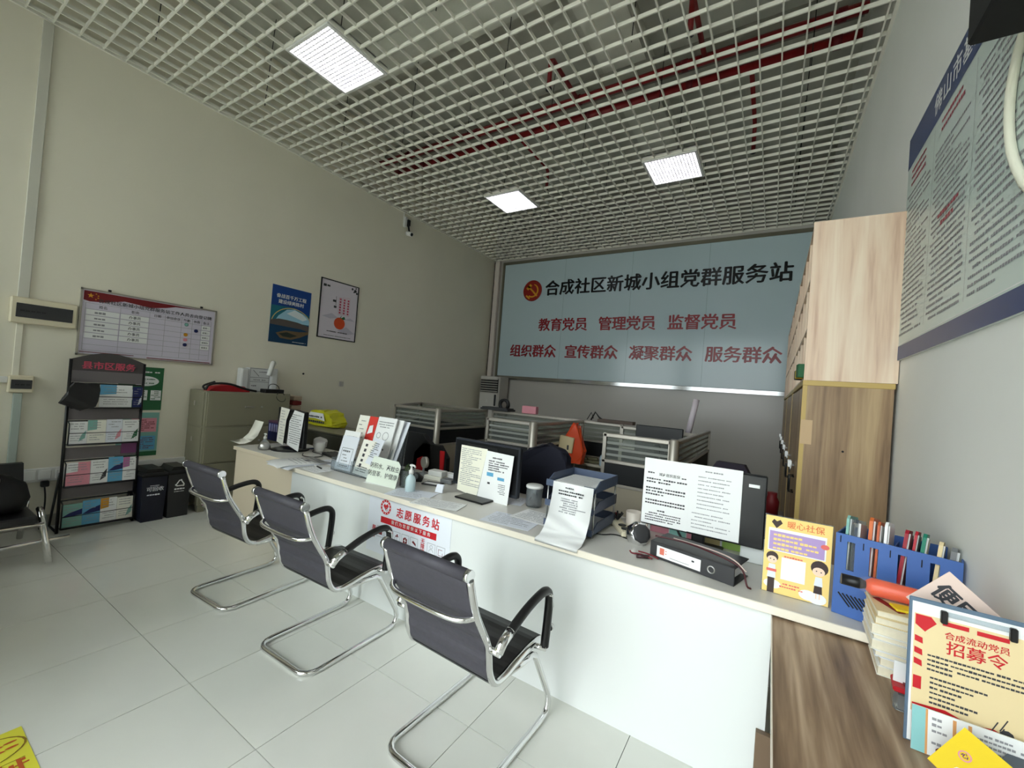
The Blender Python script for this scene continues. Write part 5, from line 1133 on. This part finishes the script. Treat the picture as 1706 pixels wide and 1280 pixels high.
FO = [(.02, .012, .335, M_teal, 'teal folder at the left end of the blue file box'), (.04, .02, .325, M_acryl, 'rolled clear folder in the blue file box'), (.085, .015, .345, mat('folder_orange', (206, 104, 50), .4), 'orange folder in the blue file box'),
      (.108, .01, .335, mat('folder_orange2', (190, 90, 50), .4), 'second orange folder in the blue file box'), (.128, .012, .34, M_paper, 'white folder in the blue file box, middle'), (.16, .014, .33, mat('folder_red', (150, 20, 40), .4), 'dark red folder in the blue file box'),
      (.185, .01, .332, mat('folder_red2', (176, 30, 46), .4), 'bright red folder in the blue file box'), (.205, .014, .33, mat('folder_green', (20, 120, 96), .4), 'emerald folder in the blue file box'), (.245, .015, .315, M_kraft, 'cream folder in the blue file box'), (.275, .02, .305, M_grey, 'grey folder at the wall end of the blue file box')]
for k, (x, th, h, m, lab) in enumerate(FO):
    t = thing('folder', lab, 'folder', (.236 + x * math.cos(-.29) - .02 * math.sin(-.29) * 0, 2.03 + x * math.sin(-.29), ZT + .009), (0, .08 if k > 4 else .02, -.29), 'folders in the blue file box')
    h += .025; MB().prism([(.012, 0), (.185, 0), (.185, h - .03), (.03, h), (.012, h - .01)], 0, th * .7, 'x').done('folder_body', m, t)
    MB().prism([(.02, .01), (.18, .01), (.18, h - .045), (.03, h - .012)], th * .7, th, 'x').done('sheets', M_paper, t)

# ------------------------------------------------------------------ things on the wooden table
z = TZ + .001
BK = [(.32, .028, 0, 'bottom'), (.325, .026, .02, 'second from the bottom'), (.312, .018, -.02, 'third from the bottom'), (.302, .03, .01, 'fourth from the bottom'), (.306, .016, .03, 'fifth from the bottom'), (.3, .03, -.01, 'third from the top'), (.308, .022, .02, 'second from the top'), (.312, .02, .05, 'topmost')]
for k, (x, th, rz, nm) in enumerate(BK):
    t = thing('book', 'pale book in the stack on the wooden table, ' + nm, 'book', (x, 1.725, z), rz - .05, 'books stacked on the wooden table')
    cm = (M_paperw, M_paper, M_paperb, M_paperw, M_paper, M_paperw, M_kraft, M_kraft)[k]
    MB().box(.0, 0, .0, .19, .2, .002).done('cover', cm, t); MB().box(.0, 0, th - .002, .19, .2, th).done('cover', cm, t); MB().box(.003, .004, .002, .188, .196, th - .002).done('pages', M_pages, t); MB().box(.187, 0, .002, .19, .2, th - .002).done('spine', cm, t)
    z += th + .0006
zb = z
bmk = MB(); bmk.obox((.05, .06, .001), (.02, .1, .002), (0, 0, .5)); one(bmk, 'bookmark', M_dred, 'dark red bookmark strip on top of the book stack', 'bookmark', (.3, 1.73, zb))
um = thing('umbrella', 'orange folded umbrella in clear wrap lying on the book stack', 'umbrella', (.255, 1.84, zb + .032), (0, 0, 0))
MB().tube([(.045, 0, 0), (.06, 0, .0), (.24, -.005, -.002), (.3, -.008, -.004)], [.016, .028, .026, .018], 14).done('canopy', mat('umbrella_orange', (232, 84, 34), .35, bump=.8, nscale=40), um)
MB().tube([(-.02, 0, .002), (.03, 0, .001), (.045, 0, 0)], [.018, .018, .012], 12).done('handle', M_black, um)
MB().tube([(.028, 0, 0), (.05, 0, .0), (.1, 0, 0), (.29, -.006, -.003)], [.02, .028, .031, .028], 12).done('wrap', M_wrap, um)
one(MB().obox((0, 0, 0), (.09, .05, .008), (0, 0, .2), .003), 'yellow_tag', M_yellow, 'yellow tag under the orange umbrella on the book stack', 'tag', (.4, 1.78, zb + .005))
one(MB().obox((0, 0, 0), (.09, .06, .01), (0, 0, .1), .002), 'red_booklet', M_red, 'red booklet on the book stack behind the clipboard', 'booklet', (.45, 1.8, zb + .0075))
cd = thing('service_card', 'pale pink card with black characters sticking up behind the clipboard', 'card', (.33, 1.52, 1.034), (-.05, math.radians(42), 0))
MB().box(0, -.003, 0, .2, 0, .12, .001).done('sheet', mat('card_pink', (228, 204, 192), .6), cd)
T(cd, '便民服', .087, .068, .05, M_ink, y=-.0042, bold=.035)
tp = thing('tape_box', 'clear box with red rim and white card beside the book stack', 'box', (.325, 1.55, TZ + .001), -.1)
MB().box(0, 0, 0, .1, .07, .05, .006).done('box_body', M_acryl, tp); MB().box(-.002, -.002, .05, .102, .072, .064, .004).done('rim', M_red, tp); MB().box(.0, .03, .065, .1, .035, .12).done('white_card', M_paper, tp); MB().box(.01, .01, .004, .07, .06, .04).done('metal_insert', M_steel, tp); MB().lathe([(.03, .064), (.03, .069), (.015, .07)], (.05, .03, 0), 16).done('red_disc', M_dred, tp)
cb = thing('clipboard', 'blue grey clipboard with red bordered recruitment notice on the wooden table', 'clipboard', (.322, 1.43, TZ + .002), (-.06, 0, -.02))
MB().box(0, 0, 0, .232, .004, .345, .002).done('board', mat('clip_blue', (92, 112, 132), .4), cb)
MB().box(.006, -.0015, .004, .23, -.0002, .335).done('backing_sheet', M_paper, cb); MB().box(.01, -.0026, .075, .226, -.0016, .308).done('notice_sheet', M_kraft, cb)
b = MB(); b.box(.055, -.01, .318, .175, -.0016, .328, .002); b.done('clip_bar', M_acryl, cb)
for x in (.055, .168): MB().box(x, -.014, .30, x + .012, -.003, .33, .002).done('clip_leg', M_black, cb)
g = MB(); g.mx = Matrix.Translation((0, -.0032, 0))
g.poly([(.012, 0, .306), (.04, 0, .306), (.05, 0, .293), (.035, 0, .275), (.03, 0, .268), (.012, 0, .282)])
for q in (.24, .212, .186): g.poly([(.012, 0, q + .016), (.026, 0, q + .012), (.027, 0, q - .002), (.012, 0, q + .002)])
g.rect(.012, .13, .027, .16); g.rect(.06, .294, .105, .304); g.rect(.118, .292, .17, .302); g.poly([(.195, 0, .304), (.225, 0, .304), (.225, 0, .27), (.215, 0, .275)])
for q in (.23, .2, .17): g.rect(.212, q, .225, q + .016)
g.poly([(.012, 0, .075), (.2, 0, .075), (.15, 0, .095), (.11, 0, .088), (.07, 0, .1), (.012, 0, .095)]); flat(g, 'print', M_red, cb)
T(cb, '合成流动党员', .118, .272, .018, M_red, y=-.0036, bold=.012); T(cb, '招募令', .118, .243, .034, M_red, y=-.0036, bold=.012)
g = MB(); g.mx = Matrix.Translation((0, -.0034, 0))
for k in range(4): dashes(g, .036, .205, .216 - k * .011, .0075, 0, (1, 1, 1, .3)[k], 60 + k)
for k in range(6): dashes(g, .042, .14, .165 - k * .0115, .0075, 0, (1, .8, .6, .5, .9, .7)[k], 70 + k)
for (a, b) in ((.15, .1), (.165, .11), (.16, .09)): g.obox((a, 0, b), (.002, .0004, .03), (0, .4, 0))
g.disc(.17, .09, .012, 0, 9); flat(g, 'lettering', M_ink, cb)
tf = thing('form_booklet', 'bluish form booklet leaning on the lower part of the clipboard', 'booklet', (.33, 1.405, TZ + .002), (-.1, 0, -.02))
MB().box(0, -.004, 0, .225, 0, .1).done('booklet_body', M_paper, tf)
g = MB(); g.mx = Matrix.Translation((0, -.0045, 0)); g.rect(.0, 0, .024, .1); flat(g, 'print', mat('form_teal', (140, 198, 198), .5), tf)
g = MB(); g.mx = Matrix.Translation((0, -.0045, 0)); g.rect(.024, .0, .028, .1); g.rect(.07, 0, .076, .095); g.rect(.095, 0, .101, .095); flat(g, 'print', mat('form_orange', (220, 160, 100), .5), tf)
g = MB(); g.mx = Matrix.Translation((0, -.0047, 0)); para(g, .035, .065, .09, .01, 6, .009, 81, 0); para(g, .106, .21, .09, .01, 8, .007, 82, 0); flat(g, 'lettering', M_inkl, tf)
yp = thing('yellow_card', 'bright yellow card with small emblem leaning on the form booklet', 'card', (.405, 1.36, .828))
_u = Vector((-.068, -.05, -.068)).normalized(); _r = Vector((.03, -.05, -.038)); _r = (_r - _u * _r.dot(_u)).normalized(); _n = _r.cross(-_u)
if _n.y > 0: _n = -_n
yp.rotation_euler = Matrix((_r, -_n, -_u)).transposed().to_euler()
MB().box(0, -.003, -.11, .085, 0, 0).done('sheet', M_yellow, yp)
T(yp, '心', .03, -.05, .012, mat('emblem_purple', (110, 40, 110), .5), y=-.0045, bold=.03)
g = MB(); g.mx = Matrix.Translation((0, -.004, 0)); g.ring(.03, -.05, .008, .0105); flat(g, 'print', M_pink, yp)
g = MB(); g.mx = Matrix.Translation((0, -.004, 0)); g.disc(.05, -.085, .018, 0, 14, .012); flat(g, 'print', M_paper, yp)
one(MB().box(0, 0, 0, .17, .16, .03, .004), 'red_notebook', M_dred, 'dark red notebook under the yellow card on the wooden table', 'notebook', (.385, 1.235, TZ + .001), .1)
gp = thing('grey_pouch', 'slate grey pouch with a green tag at the right edge of the table', 'pouch', (.52, 1.36, TZ + .033), -.5)
MB().prism([(-.06, -.2), (.04, -.2), (.04, .06), (.0, .1), (-.05, .07)], 0, .035, 'z').done('pouch_body', mat('slate', (86, 96, 108), .6), gp); MB().lathe([(0, .037), (.02, .04), (.018, .055), (0, .06)], (.0, .07, 0), 12).done('green_tag', mat('tag_green', (110, 150, 60), .6), gp)

# ------------------------------------------------------------------ lettering to meshes
bpy.context.view_layer.update()
dg = bpy.context.evaluated_depsgraph_get()
for o, b in TEXTS:
    me = bpy.data.meshes.new_from_object(o.evaluated_get(dg)); me.name = 'lettering'
    if b > .0002:                                                   # heavier strokes: the same glyphs laid a hair apart
        bm = bmesh.new()
        for k, (dx, dy) in enumerate(((-b, 0), (b, 0), (0, -b * .6), (0, b * .6))):
            e = k * max(.00012, b * .03); me.transform(Matrix.Translation((dx, dy, e))); bm.from_mesh(me); me.transform(Matrix.Translation((-dx, -dy, -e)))
        bm.to_mesh(me); bm.free()
    n = bpy.data.objects.new(o.name.split('.')[0], me); COL.objects.link(n); n.parent = o.parent
    n.location = o.location; n.rotation_euler = o.rotation_euler; n.scale = o.scale
    c = o.data; bpy.data.objects.remove(o); bpy.data.curves.remove(c)
